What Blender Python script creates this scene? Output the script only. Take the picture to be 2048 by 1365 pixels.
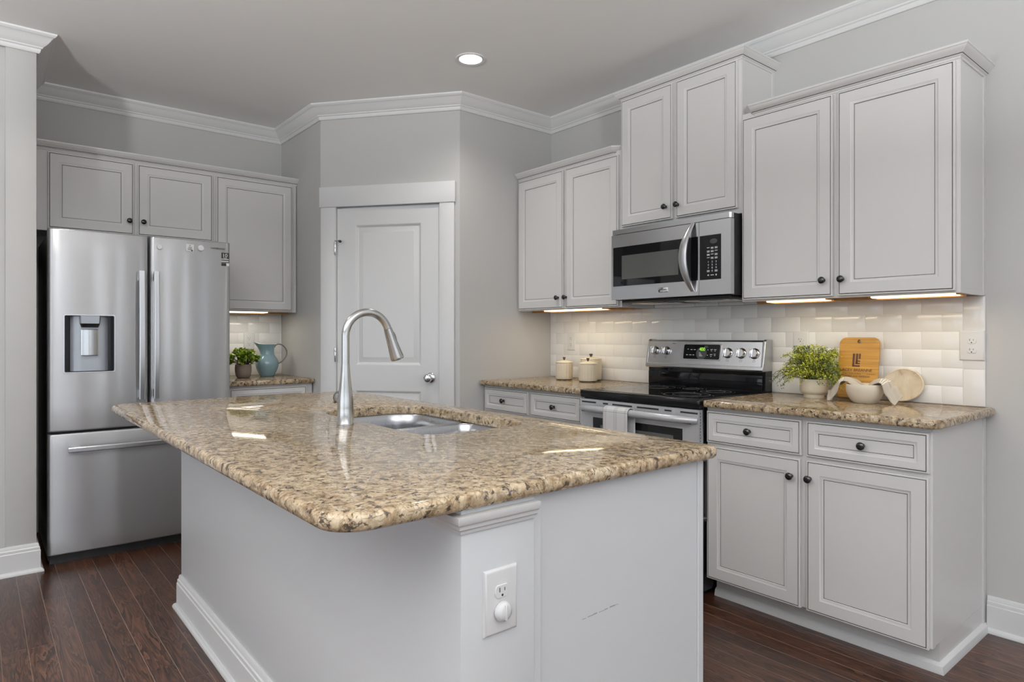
import bpy, bmesh, math, random
from mathutils import Vector, Matrix
random.seed(11)
PI = math.pi
S = bpy.context.scene
for o in list(bpy.data.objects):
    bpy.data.objects.remove(o)
C = S.collection

# ------------------------------------------------------------------ camera, world, daylight, exposure
cd = bpy.data.cameras.new('camera')
cam = bpy.data.objects.new('camera', cd); C.objects.link(cam)
cam.location = (3.4233, -3.19, 1.21)
cam.rotation_euler = (PI/2, 0, 0.881)
cd.sensor_width = 36.0
cd.lens = 36.0*1297.75/2048
cd.shift_y = -12.34/2048
cd.clip_start = 0.05
S.camera = cam

W = bpy.data.worlds.new('sky'); S.world = W; W.use_nodes = True
bg = W.node_tree.nodes['Background']
bg.inputs[0].default_value = (0.62, 0.78, 1.0, 1); bg.inputs[1].default_value = 1.0

S.view_settings.view_transform = 'Standard'
S.view_settings.look = 'None'
S.view_settings.exposure = -0.2
S.view_settings.gamma = 1.0
S.view_settings.use_curve_mapping = False
S.cycles.use_denoising = True
S.cycles.max_bounces = 10
S.cycles.diffuse_bounces = 6
S.cycles.glossy_bounces = 5
S.cycles.sample_clamp_indirect = 4.0
S.cycles.blur_glossy = 0.6
S.cycles.caustics_reflective = False
S.cycles.caustics_refractive = False

CEIL = 2.743
XR, YF = 9.0, -9.0        # far right wall, wall behind the camera
XL = -1.49                # refrigerator wall
STX, STY0, STY1 = -0.69, -3.08, -2.953
PA = Vector((-0.765, -1.405)); PB = Vector((0.0, -0.80))
PANG = math.atan2(PB.y-PA.y, PB.x-PA.x); PLEN = (PB-PA).length

def area(name, loc, rot, sx, sy, watt, col):
    l = bpy.data.lights.new(name, 'AREA'); l.shape = 'RECTANGLE'
    l.size, l.size_y, l.energy, l.color = sx, sy, watt, col
    o = bpy.data.objects.new(name, l); C.objects.link(o)
    o.location = loc; o.rotation_euler = rot
    return o
# unseen windows invented to supply daylight and reflections: (centre along the wall, width, sill, head); RAD sets how bright the daylight in them is
WINR = [(-0.36, 0.38, 0.05, 2.25), (-1.46, 0.36, 0.05, 2.25), (-3.6, 1.9, 0.30, 2.30), (-5.7, 1.9, 0.30, 2.30), (-7.8, 1.9, 0.30, 2.30)]
WINF = [(0.9, 1.7, 0.30, 2.30), (3.6, 2.3, 0.05, 2.30), (6.6, 1.9, 0.30, 2.30)]
WINB = (6.1, 0.95, 0.05, 2.25)
RAD = 2.4
RADX = 1.8
DAY = (0.93, 0.97, 1.0)
for yc, w, z0, z1 in WINR:
    area('window_daylight', (XR+0.09, yc, (z0+z1)/2), (0, PI/2, 0), z1-z0-0.02, w-0.02, RADX*(2.3 if w < 0.5 else 1.0)*w*(z1-z0)*PI, DAY)
for xc, w, z0, z1 in WINF:
    area('window_daylight', (xc, YF-0.09, (z0+z1)/2), (PI/2, 0, 0), w-0.02, z1-z0-0.02, RAD*w*(z1-z0)*PI, DAY)

area('window_daylight', (WINB[0], 0.09, (WINB[2]+WINB[3])/2), (-PI/2, 0, 0), WINB[1]-0.02, WINB[3]-WINB[2]-0.02, 1.7*WINB[1]*2.2*PI, (0.80, 0.91, 1.0))

# ------------------------------------------------------------------ materials
def M(name, col, rough=0.5, metal=0.0, spec=0.5, coat=0.0, emit=None, es=0.0):
    m = bpy.data.materials.new(name); m.use_nodes = True
    b = m.node_tree.nodes['Principled BSDF']
    b.inputs['Base Color'].default_value = (*col, 1)
    b.inputs['Roughness'].default_value = rough
    b.inputs['Metallic'].default_value = metal
    b.inputs['Specular IOR Level'].default_value = spec
    b.inputs['Coat Weight'].default_value = coat
    b.inputs['Coat Roughness'].default_value = 0.05
    if emit:
        b.inputs['Emission Color'].default_value = (*emit, 1); b.inputs['Emission Strength'].default_value = es
    return m
class NT:
    def __init__(s, m):
        s.t = m.node_tree; s.b = s.t.nodes['Principled BSDF']
    def n(s, typ, **kw):
        x = s.t.nodes.new(typ)
        for k, v in kw.items(): setattr(x, k, v)
        return x
    def l(s, a, b): s.t.links.new(a, b)
    def math(s, op, a, b=None, c=None):
        x = s.n('ShaderNodeMath', operation=op)
        for i, v in enumerate((a, b, c)):
            if v is None: continue
            if hasattr(v, 'links'): s.l(v, x.inputs[i])
            else: x.inputs[i].default_value = v
        return x.outputs[0]
    def coord(s, scale=(1, 1, 1), loc=(0, 0, 0)):
        tc = s.n('ShaderNodeTexCoord'); mp = s.n('ShaderNodeMapping')
        mp.inputs['Scale'].default_value = scale; mp.inputs['Location'].default_value = loc
        s.l(tc.outputs['Object'], mp.inputs[0]); return mp.outputs[0]
    def noise(s, vec, scale, detail=4, rough=0.55, dist=0.0):
        x = s.n('ShaderNodeTexNoise'); x.inputs['Scale'].default_value = scale
        x.inputs['Detail'].default_value = detail; x.inputs['Roughness'].default_value = rough
        x.inputs['Distortion'].default_value = dist
        if vec: s.l(vec, x.inputs['Vector'])
        return x.outputs[0]
    def ramp(s, fac, stops, interp='LINEAR'):
        x = s.n('ShaderNodeValToRGB'); cr = x.color_ramp; cr.interpolation = interp
        while len(cr.elements) > 1: cr.elements.remove(cr.elements[-1])
        for i, (p, c) in enumerate(stops):
            e = cr.elements[0] if i == 0 else cr.elements.new(p)
            e.position = p; e.color = (*c, 1) if len(c) == 3 else c
        s.l(fac, x.inputs[0]); return x.outputs[0]
    def mix(s, fac, a, b, mode='MIX'):
        x = s.n('ShaderNodeMix', data_type='RGBA', blend_type=mode)
        for k, v in ((0, fac), (6, a), (7, b)):
            if hasattr(v, 'links'): s.l(v, x.inputs[k])
            else: x.inputs[k].default_value = v if k == 0 else (*v, 1)
        return x.outputs[2]
    def bump(s, h, strength=0.2, dist=0.002):
        x = s.n('ShaderNodeBump'); x.inputs['Strength'].default_value = strength; x.inputs['Distance'].default_value = dist
        s.l(h, x.inputs['Height']); s.l(x.outputs[0], s.b.inputs['Normal'])
    def base(s, c): s.l(c, s.b.inputs['Base Color'])
    def rough(s, r): s.l(r, s.b.inputs['Roughness'])

def paint(name, col, rough, var=0.02, bump=0.02):
    m = M(name, col, rough, spec=0.4); t = NT(m); v = t.coord()
    nz = t.noise(v, 2.5, 3)
    t.base(t.mix(nz, tuple(c*(1-var) for c in col), tuple(min(1, c*(1+var)) for c in col)))
    t.bump(t.noise(v, 260, 2), bump, 0.001)
    return m
mWall = paint('wall_paint', (0.52, 0.515, 0.50), 0.55, bump=0.05)
mCeil = paint('ceiling_paint', (0.88, 0.88, 0.875), 0.75, bump=0.05)
mTrim = paint('trim_paint', (0.70, 0.70, 0.695), 0.32)
mCab = paint('cabinet_paint', (0.67, 0.66, 0.645), 0.30)
mIsl = paint('island_paint', (0.62, 0.63, 0.635), 0.34)
mGlaze = M('brown_glaze', (0.035, 0.028, 0.024), 0.5)
mRaw = M('raw_maple', (0.42, 0.22, 0.075), 0.45)
mKnob = M('black_bronze', (0.012, 0.011, 0.011), 0.22, 0.3, coat=0.4)
mWhiteP = M('white_plastic', (0.72, 0.72, 0.715), 0.28)
mSlot = M('slot_black', (0.01, 0.01, 0.01), 0.6)
mBlackG = M('black_glass', (0.005, 0.005, 0.006), 0.035, spec=0.30)
mBlack = M('black_enamel', (0.006, 0.006, 0.007), 0.16, spec=0.3)
mBlackMat = M('black_plastic', (0.012, 0.012, 0.013), 0.45)
mPrint = M('white_print', (0.75, 0.75, 0.75), 0.5)
mInk = M('dark_ink', (0.02, 0.02, 0.02), 0.5)
mChrome = M('chrome', (0.75, 0.75, 0.76), 0.10, 1.0)
mGlass = M('tinted_oven_glass', (0.010, 0.010, 0.011), 0.03)
mScreenGlass = M('oven_mesh_screen', (0.085, 0.087, 0.082), 0.12)

def steel(name, col, rough, stretch, bump=0.03, wav=0.0, aniso=0.0):
    m = M(name, col, rough, 1.0); t = NT(m)
    v = t.coord(stretch)
    nz = t.noise(v, 1.0, 5, 0.6)
    t.rough(t.math('ADD', t.math('MULTIPLY', nz, 0.02 if aniso else 0.10), rough-(0.01 if aniso else 0.05)))
    h = t.math('MULTIPLY', nz, 0.004 if aniso else 0.12)
    if wav:
        w = t.noise(t.coord((6.5, 6.5, 0.55)), 1.0, 2, 0.5)
        h = t.math('ADD', h, t.math('MULTIPLY', w, wav))
    t.bump(h, bump, 0.004)
    if aniso:
        tg = t.n('ShaderNodeTangent', direction_type='RADIAL', axis='Z')
        t.l(tg.outputs[0], t.b.inputs['Tangent'])
        hz = t.n('ShaderNodeBsdfAnisotropic'); hz.inputs['Color'].default_value = (*col, 1); hz.inputs['Roughness'].default_value = 0.65
        mxs = t.n('ShaderNodeMixShader'); mxs.inputs[0].default_value = 0.40
        ou = [x for x in t.t.nodes if x.type == 'OUTPUT_MATERIAL'][0]
        t.l(t.b.outputs[0], mxs.inputs[1]); t.l(hz.outputs[0], mxs.inputs[2]); t.l(mxs.outputs[0], ou.inputs['Surface'])
        t.b.inputs['Anisotropic'].default_value = aniso; t.b.inputs['Anisotropic Rotation'].default_value = 0.25
    return m
mSteel = steel('brushed_steel_door', (0.52, 0.52, 0.525), 0.25, (3, 3, 420), 0.04, 7.0, 1.0)
mSteelH = steel('brushed_steel_horizontal', (0.62, 0.62, 0.63), 0.24, (3, 300, 420), 0.02)
mSteelF = steel('brushed_nickel', (0.52, 0.515, 0.50), 0.22, (500, 500, 14), 0.02)
mSteelS = steel('sink_steel', (0.42, 0.43, 0.45), 0.26, (260, 260, 18), 0.02)
mHandle = M('satin_handle', (0.52, 0.52, 0.53), 0.28, 1.0)
mPaddle = M('steel_paddle', (0.50, 0.50, 0.50), 0.22, 1.0)
mHandleP = M('silver_painted_handle', (0.56, 0.565, 0.58), 0.26, 0.35)
mFacia = M('grey_fascia', (0.40, 0.43, 0.47), 0.30, 0.25)

def granite():
    m = M('gold_granite', (0.5, 0.4, 0.27), 0.085, spec=0.28); t = NT(m)
    v = t.coord()
    vm = t.n('ShaderNodeVectorMath', operation='ADD')
    sc = t.n('ShaderNodeVectorMath', operation='SCALE'); sc.inputs['Scale'].default_value = 0.022
    nc = t.n('ShaderNodeTexNoise'); nc.inputs['Scale'].default_value = 38; nc.inputs['Detail'].default_value = 3
    t.l(v, nc.inputs['Vector']); t.l(nc.outputs['Color'], sc.inputs[0])
    t.l(v, vm.inputs[0]); t.l(sc.outputs[0], vm.inputs[1]); dv = vm.outputs[0]
    big = t.noise(dv, 44, 4, 0.64)
    base = t.ramp(big, [(0.30, (0.135, 0.095, 0.062)), (0.42, (0.31, 0.24, 0.155)), (0.51, (0.46, 0.38, 0.265)), (0.62, (0.56, 0.49, 0.375)), (0.76, (0.38, 0.31, 0.215))])
    wide = t.ramp(t.noise(v, 5, 3), [(0.35, (0.86, 0.80, 0.74)), (0.65, (1.06, 1.04, 1.02))])
    base = t.mix(1.0, base, wide, 'MULTIPLY')
    vo = t.n('ShaderNodeTexVoronoi'); vo.inputs['Scale'].default_value = 84; t.l(dv, vo.inputs['Vector'])
    cry = t.ramp(vo.outputs['Color'], [(0.0, (0.66, 0.58, 0.50)), (0.5, (1.0, 0.97, 0.93)), (1.0, (1.14, 1.1, 1.04))])
    c1 = t.mix(0.8, base, cry, 'MULTIPLY')
    ve = t.n('ShaderNodeTexVoronoi', feature='DISTANCE_TO_EDGE'); ve.inputs['Scale'].default_value = 84; t.l(dv, ve.inputs['Vector'])
    veins = t.ramp(ve.outputs['Distance'], [(0.0, (1, 1, 1)), (0.10, (0, 0, 0))])
    gate = t.ramp(t.noise(v, 40, 3), [(0.40, (0, 0, 0)), (0.52, (1, 1, 1))])
    vmask = t.math('MULTIPLY', t.math('MULTIPLY', veins, gate), 0.62)
    c2 = t.mix(vmask, c1, (0.060, 0.042, 0.030))
    blk = t.ramp(t.noise(dv, 66, 5, 0.64, 0.3), [(0.562, (0, 0, 0)), (0.61, (1, 1, 1))])
    c3 = t.mix(t.math('MULTIPLY', blk, 0.90), c2, (0.016, 0.012, 0.010))
    df = t.n('ShaderNodeBsdfDiffuse'); t.l(c3, df.inputs['Color'])
    gl = t.n('ShaderNodeBsdfGlossy'); gl.inputs['Roughness'].default_value = 0.055; gl.inputs['Color'].default_value = (1, 1, 1, 1)
    fr = t.n('ShaderNodeFresnel'); fr.inputs['IOR'].default_value = 1.45
    mx = t.n('ShaderNodeMixShader'); t.l(t.math('MINIMUM', fr.outputs[0], 0.48), mx.inputs[0]); t.l(df.outputs[0], mx.inputs[1]); t.l(gl.outputs[0], mx.inputs[2])
    out = [x for x in t.t.nodes if x.type == 'OUTPUT_MATERIAL'][0]; t.l(mx.outputs[0], out.inputs['Surface'])
    t.t.nodes.remove(t.b)
    return m
mGran = granite()

def floorwood():
    m = M('dark_oak_planks', (0.06, 0.025, 0.015), 0.22, spec=0.5); t = NT(m)
    tc = t.n('ShaderNodeTexCoord'); sp = t.n('ShaderNodeSeparateXYZ'); t.l(tc.outputs['Object'], sp.inputs[0])
    x, y = sp.outputs[0], sp.outputs[1]
    PW = 0.0819
    yy = t.math('DIVIDE', t.math('ADD', y, 2.956+PW*200), PW)
    row = t.math('FLOOR', yy); fy = t.math('FRACT', yy)
    wn = t.n('ShaderNodeTexWhiteNoise', noise_dimensions='1D'); t.l(row, wn.inputs['W'])
    xx = t.math('DIVIDE', t.math('ADD', t.math('ADD', x, 20.0), t.math('MULTIPLY', wn.outputs['Value'], 5.0)), 0.95)
    col = t.math('FLOOR', xx); fx = t.math('FRACT', xx)
    wn2 = t.n('ShaderNodeTexWhiteNoise', noise_dimensions='2D')
    cb = t.n('ShaderNodeCombineXYZ'); t.l(row, cb.inputs[0]); t.l(col, cb.inputs[1]); t.l(cb.outputs[0], wn2.inputs['Vector'])
    rnd = wn2.outputs['Value']
    # grain, different on each plank
    cg = t.n('ShaderNodeCombineXYZ')
    t.l(t.math('MULTIPLY', x, 2.2), cg.inputs[0]); t.l(t.math('ADD', t.math('MULTIPLY', y, 26.0), t.math('MULTIPLY', rnd, 90.0)), cg.inputs[1]); t.l(t.math('MULTIPLY', rnd, 31.0), cg.inputs[2])
    g0 = t.noise(cg.outputs[0], 1.0, 3, 0.5, 0.8)
    rings = t.math('FRACT', t.math('MULTIPLY', g0, 9.0))
    cf = t.n('ShaderNodeCombineXYZ')
    t.l(t.math('MULTIPLY', x, 9.0), cf.inputs[0]); t.l(t.math('ADD', t.math('MULTIPLY', y, 330.0), t.math('MULTIPLY', rnd, 70.0)), cf.inputs[1])
    pores = t.noise(cf.outputs[0], 1.0, 3, 0.6)
    gr = t.math('ADD', t.math('MULTIPLY', rings, 0.55), t.math('MULTIPLY', pores, 0.45))
    c = t.ramp(gr, [(0.22, (0.0085, 0.0034, 0.0022)), (0.5, (0.045, 0.0180, 0.0100)), (0.78, (0.105, 0.046, 0.025))])
    tint = t.ramp(rnd, [(0.0, (0.72, 0.66, 0.62)), (0.5, (1.0, 0.96, 0.95)), (1.0, (1.35, 1.30, 1.28))])
    c = t.mix(1.0, c, tint, 'MULTIPLY')
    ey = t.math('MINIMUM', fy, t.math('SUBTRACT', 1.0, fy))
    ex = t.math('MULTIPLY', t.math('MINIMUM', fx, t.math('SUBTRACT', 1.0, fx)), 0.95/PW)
    seam_glint = t.math('LESS_THAN', ey, 0.012)  # pale tan along plank seams stands in for light caught on the bevels
    c = t.mix(t.math('MULTIPLY', seam_glint, t.math('ADD', 0.30, t.math('MULTIPLY', wn.outputs['Value'], 0.5))), c, (0.30, 0.22, 0.17))
    c = t.mix(t.math('MULTIPLY', t.math('LESS_THAN', ex, 0.010), 0.7), c, (0.010, 0.006, 0.005))
    t.base(c)
    e = t.math('MINIMUM', t.math('MINIMUM', t.math('DIVIDE', ey, 0.035), t.math('DIVIDE', ex, 0.035)), 1.0)
    t.bump(t.math('ADD', t.math('MULTIPLY', e, 1.0), t.math('MULTIPLY', gr, 0.10)), 0.35, 0.0012)
    t.rough(t.math('ADD', 0.25, t.math('MULTIPLY', pores, 0.10)))
    return m
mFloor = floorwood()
mTile = M('white_subway_glaze', (0.83, 0.825, 0.81), 0.14, spec=0.5); _t = NT(mTile); _t.bump(_t.noise(_t.coord(), 16, 2), 0.015, 0.003)
mGrout = M('pale_grout', (0.74, 0.73, 0.71), 0.8)
mBlue = M('blue_glaze', (0.245, 0.375, 0.43), 0.12, coat=0.5)
mBlueDk = M('blue_glaze_rim', (0.20, 0.20, 0.19), 0.3)
mTaupe = M('taupe_clay', (0.26, 0.205, 0.165), 0.7); _t = NT(mTaupe); _t.base(_t.mix(_t.noise(_t.coord((1, 1, 4)), 25, 4), (0.22, 0.17, 0.14), (0.32, 0.26, 0.21)))
mSoil = M('dark_soil', (0.02, 0.015, 0.01), 0.9)
mCream = M('cream_stoneware', (0.68, 0.60, 0.46), 0.45)
mCan = M('canister_cream', (0.66, 0.58, 0.45), 0.50)
mBowl = M('bowl_cream', (0.64, 0.57, 0.46), 0.5)
mGun = M('gunmetal', (0.10, 0.09, 0.075), 0.3, 0.8)
mDark = M('dark_ring', (0.03, 0.026, 0.022), 0.4)
mLeafA = M('fern_lime', (0.44, 0.48, 0.045), 0.5)
mLeafB = M('fern_dark', (0.09, 0.15, 0.035), 0.55)
mSucA = M('succulent_lime', (0.30, 0.40, 0.025), 0.35)
mSucB = M('succulent_green', (0.085, 0.17, 0.02), 0.35)
mStem = M('brown_stem', (0.06, 0.045, 0.015), 0.6)
def bamboo():
    m = M('bamboo', (0.45, 0.22, 0.05), 0.42); t = NT(m)
    v = t.coord((3, 3, 95)); s1 = t.noise(v, 1.0, 4, 0.6)
    s2 = t.noise(t.coord((1.2, 1.2, 24)), 1.0, 1)
    c = t.ramp(s1, [(0.3, (0.34, 0.16, 0.022)), (0.5, (0.48, 0.25, 0.040)), (0.7, (0.57, 0.32, 0.065))])
    t.base(t.mix(1.0, c, t.ramp(s2, [(0.35, (0.82, 0.78, 0.7)), (0.65, (1.12, 1.1, 1.05))]), 'MULTIPLY'))
    return m
mBamboo = bamboo()
mBurn = M('burnt_print', (0.075, 0.022, 0.010), 0.6)
def marble():
    m = M('stained_marble', (0.66, 0.56, 0.42), 0.35); t = NT(m)
    n1 = t.noise(t.coord(), 13, 4, 0.6, 0.6)
    t.base(t.ramp(n1, [(0.30, (0.44, 0.30, 0.20)), (0.42, (0.62, 0.52, 0.38)), (0.6, (0.70, 0.62, 0.48)), (0.8, (0.66, 0.54, 0.38))]))
    return m
mMarble = marble()
def linen():
    m = M('oatmeal_linen', (0.47, 0.42, 0.35), 0.9); t = NT(m)
    uv = t.n('ShaderNodeUVMap'); sp = t.n('ShaderNodeSeparateXYZ'); t.l(uv.outputs[0], sp.inputs[0])
    u = sp.outputs[0]
    au = t.math('ABSOLUTE', t.math('SUBTRACT', u, 0.5))
    st = None
    for p in (0.205, 0.222, 0.239):
        b = t.math('LESS_THAN', t.math('ABSOLUTE', t.math('SUBTRACT', au, p)), 0.0042)
        st = b if st is None else t.math('MAXIMUM', st, b)
    t.base(t.mix(st, (0.46, 0.41, 0.34), (0.80, 0.76, 0.68)))
    t.bump(t.noise(t.coord(), 700, 2), 0.25, 0.001)
    return m
mLinen = linen()
def plaid():
    m = M('plaid_cotton', (0.74, 0.73, 0.71), 0.9); t = NT(m)
    uv = t.n('ShaderNodeUVMap'); sp = t.n('ShaderNodeSeparateXYZ'); t.l(uv.outputs[0], sp.inputs[0])
    mk = None
    for ax, ps in ((0, (0.08, 0.13, 0.46, 0.51, 0.56, 0.90, 0.95)), (1, (0.115, 0.14, 0.165, 0.31, 0.335, 0.36, 0.60, 0.63, 0.85))):
        for p in ps:
            b = t.math('LESS_THAN', t.math('ABSOLUTE', t.math('SUBTRACT', sp.outputs[ax], p)), 0.0075 if ax == 0 else 0.0035)
            mk = b if mk is None else t.math('ADD', mk, b)
    t.base(t.mix(t.math('MINIMUM', t.math('MULTIPLY', mk, 0.6), 1.0), (0.66, 0.65, 0.64), (0.17, 0.17, 0.19)))
    t.bump(t.noise(t.coord(), 800, 2), 0.2, 0.001)
    return m
mPlaid = plaid()
mUC = M('warm_light_lens', (0.9, 0.9, 0.85), 0.4, emit=(1.0, 0.78, 0.38), es=3.6)
mUCw = M('white_light_lens', (0.9, 0.9, 0.88), 0.4, emit=(1.0, 0.90, 0.66), es=3.4)
mLamp = M('downlight_lens', (0.9, 0.9, 0.9), 0.4, emit=(1.0, 0.97, 0.92), es=9.0)
mGreen = M('green_digits', (0.1, 0.3, 0.02), 0.5, emit=(0.42, 1.0, 0.03), es=1.0)
mGreyP = M('grey_print_patch', (0.05, 0.05, 0.05), 0.3)
mSky = M('window_glass', (0.9, 0.95, 1.0), 0.02); mSky.node_tree.nodes['Principled BSDF'].inputs['Transmission Weight'].default_value = 1.0

# ------------------------------------------------------------------ mesh helpers
def box(bm, x0, x1, y0, y1, z0, z1, bev=0.0, seg=2, mi=0, skip=None):
    t = bmesh.new(); bmesh.ops.create_cube(t, size=1.0)
    for v in t.verts:
        v.co = Vector(((x0+x1)/2+v.co.x*(x1-x0), (y0+y1)/2+v.co.y*(y1-y0), (z0+z1)/2+v.co.z*(z1-z0)))
    if bev > 0:
        bmesh.ops.bevel(t, geom=list(t.edges), offset=bev, segments=seg, affect='EDGES', profile=0.5, clamp_overlap=True)
    for f in t.faces: f.material_index = mi
    join(bm, t)
def join(bm, t, mat=None):
    if mat is not None: bmesh.ops.transform(t, matrix=mat, verts=t.verts)
    me = bpy.data.meshes.new('tmp'); t.to_mesh(me); t.free()
    bm.from_mesh(me); bpy.data.meshes.remove(me)
def lathe(bm, prof, n=32, mat=None, mi=0, mifn=None, rfn=None):
    """prof: (r, z) from bottom to top about z."""
    t = bmesh.new(); rows = []
    for k, (r, z) in enumerate(prof):
        if r < 1e-6: rows.append([t.verts.new((0, 0, z))]); continue
        row = []
        for i in range(n):
            a = 2*PI*i/n
            if rfn: rr, zz = rfn(a, r, z, k)
            else: rr, zz = r, z
            row.append(t.verts.new((rr*math.cos(a), rr*math.sin(a), zz)))
        rows.append(row)
    for k in range(len(rows)-1):
        a, b = rows[k], rows[k+1]; m_ = mifn(k) if mifn else mi
        for i in range(n):
            j = (i+1) % n
            if len(a) == 1 and len(b) == 1: continue
            if len(a) == 1: f = t.faces.new((a[0], b[j], b[i]))
            elif len(b) == 1: f = t.faces.new((a[i], a[j], b[0]))
            else: f = t.faces.new((a[i], a[j], b[j], b[i]))
            f.material_index = m_
    bmesh.ops.recalc_face_normals(t, faces=t.faces)
    join(bm, t, mat)
def tube(bm, pts, rad, n=14, mi=0, caps=True, flat=None):
    """pts: list of Vector; rad: float or list; flat=(vec, k): squash along vec."""
    pts = [Vector(p) for p in pts]; t = bmesh.new(); rows = []
    if not isinstance(rad, (list, tuple)): rad = [rad]*len(pts)
    up = None
    for i, p in enumerate(pts):
        d = (pts[min(i+1, len(pts)-1)]-pts[max(i-1, 0)]).normalized()
        if up is None:
            up = Vector((0, 0, 1)) if abs(d.z) < 0.9 else Vector((1, 0, 0))
        s = d.cross(up).normalized(); up = s.cross(d).normalized()
        row = []
        for k in range(n):
            a = 2*PI*k/n; o = (s*math.cos(a)+up*math.sin(a))*rad[i]
            if flat: o = o - flat[0]*(o.dot(flat[0]))*(1-flat[1])
            row.append(t.verts.new(p+o))
        rows.append(row)
    for i in range(len(rows)-1):
        for k in range(n):
            j = (k+1) % n
            t.faces.new((rows[i][k], rows[i][j], rows[i+1][j], rows[i+1][k]))
    if caps:
        t.faces.new(rows[0]); t.faces.new(list(reversed(rows[-1])))
    for f in t.faces: f.material_index = mi
    bmesh.ops.recalc_face_normals(t, faces=t.faces)
    join(bm, t)
def rings(bm, x0, x1, z0, z1, yf, lst, thick, fill=True, mats=None):
    """rectangle whose front faces -y at y=yf; lst: (inset, recess) from the rim inwards; mats: index of the band after each ring."""
    t = bmesh.new(); R = []
    for ins, rec in lst:
        R.append([t.verts.new((x, yf+rec, z)) for x, z in ((x0+ins, z0+ins), (x1-ins, z0+ins), (x1-ins, z1-ins), (x0+ins, z1-ins))])
    for k in range(len(R)-1):
        for i in range(4):
            j = (i+1) % 4
            f = t.faces.new((R[k][i], R[k][j], R[k+1][j], R[k+1][i])); f.material_index = mats[k] if mats else 0
    if fill: t.faces.new(R[-1])
    B = [t.verts.new((x, yf+thick, z)) for x, z in ((x0, z0), (x1, z0), (x1, z1), (x0, z1))]
    for i in range(4):
        j = (i+1) % 4
        t.faces.new((B[i], B[j], R[0][j], R[0][i]))
    t.faces.new(list(reversed(B)))
    bmesh.ops.recalc_face_normals(t, faces=t.faces)
    join(bm, t)
def sweep(bm, path, prof, mats=None, closed=False, side=1):
    """path: 2-D points; prof: (outward, z); outward is the right-hand side of travel (side=1)."""
    t = bmesh.new(); P = [Vector(p) for p in path]; rows = []
    for i, p in enumerate(P):
        def nrm(a, b):
            d = (b-a).normalized(); return Vector((d.y, -d.x))*side
        if i == 0: o = nrm(P[0], P[1])
        elif i == len(P)-1: o = nrm(P[-2], P[-1])
        else:
            n1, n2 = nrm(P[i-1], p), nrm(p, P[i+1]); o = (n1+n2); o = o/(1+n1.dot(n2))
        rows.append([t.verts.new((p.x+o.x*a, p.y+o.y*a, z)) for a, z in prof])
    m = len(prof)
    for i in range(len(rows)-1):
        for k in range(m):
            j = (k+1) % m
            f = t.faces.new((rows[i][k], rows[i][j], rows[i+1][j], rows[i+1][k]))
            f.material_index = mats[k] if mats else 0
    t.faces.new(rows[0]); t.faces.new(list(reversed(rows[-1])))
    bmesh.ops.recalc_face_normals(t, faces=t.faces)
    join(bm, t)
def rrect(x0, x1, y0, y1, r, n=6):
    """rounded rectangle loop, counter-clockwise; r: one radius or four (x0y0, x1y0, x1y1, x0y1)."""
    if not isinstance(r, (list, tuple)): r = [r]*4
    out = []
    for (cx, cy, sx, sy, a0, rr) in ((x0, y0, 1, 1, PI, r[0]), (x1, y0, -1, 1, 1.5*PI, r[1]), (x1, y1, -1, -1, 0, r[2]), (x0, y1, 1, -1, 0.5*PI, r[3])):
        for k in range(n+1):
            a = a0+0.5*PI*k/n
            out.append((cx+sx*rr+rr*math.cos(a), cy+sy*rr+rr*math.sin(a)))
    return out
def loft(bm, loops, cap0=True, cap1=True, mats=None):
    t = bmesh.new(); R = [[t.verts.new(p) for p in L] for L in loops]; n = len(R[0])
    for k in range(len(R)-1):
        for i in range(n):
            j = (i+1) % n
            f = t.faces.new((R[k][i], R[k][j], R[k+1][j], R[k+1][i])); f.material_index = mats[k] if mats else 0
    if cap0: t.faces.new(list(reversed(R[0])))
    if cap1: t.faces.new(R[-1])
    bmesh.ops.recalc_face_normals(t, faces=t.faces)
    join(bm, t)
def slab_counter(x0, x1, y0, y1, z0, z1, rad, hole=None, er=0.011):
    """stone worktop with an eased edge and, if asked, a rounded hole (x0,x1,y0,y1,r)."""
    t = bmesh.new(); L = []
    prof = [(er, z0)]
    for k in range(1, 5): a = k*PI/8; prof.append((er-er*math.sin(a), z0+er-er*math.cos(a)))
    for k in range(0, 5): a = k*PI/8; prof.append((er-er*math.cos(a), z1-er+er*math.sin(a)))
    rr = [max(r, er+0.001) for r in rad]
    for ins, z in prof:
        L.append([t.verts.new((x, y, z)) for x, y in rrect(x0+ins, x1-ins, y0+ins, y1-ins, [r-ins for r in rr], 7)])
    n = len(L[0])
    for k in range(len(L)-1):
        for i in range(n):
            j = (i+1) % n; t.faces.new((L[k][i], L[k][j], L[k+1][j], L[k+1][i]))
    if hole:
        hx0, hx1, hy0, hy1, hr = hole; H = []
        for z, ins in ((z1, -0.003), (z1-0.001, -0.001), (z1-0.004, 0.0), (z0, 0.0)):
            H.append([t.verts.new((x, y, z)) for x, y in rrect(hx0+ins, hx1-ins, hy0+ins, hy1-ins, hr, 10)])
        m = len(H[0])
        for k in range(len(H)-1):
            for i in range(m):
                j = (i+1) % m; t.faces.new((H[k][i], H[k][j], H[k+1][j], H[k+1][i]))
        for Lo, Ho in ((L[-1], H[0]), (L[0], H[-1])):
            ed = [t.edges.get((Lo[i], Lo[(i+1) % n])) for i in range(n)]+[t.edges.get((Ho[i], Ho[(i+1) % m])) for i in range(m)]
            bmesh.ops.triangle_fill(t, use_beauty=True, edges=ed)
    else:
        t.faces.new(L[-1]); t.faces.new(list(reversed(L[0])))
    bmesh.ops.recalc_face_normals(t, faces=t.faces)
    return t

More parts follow.
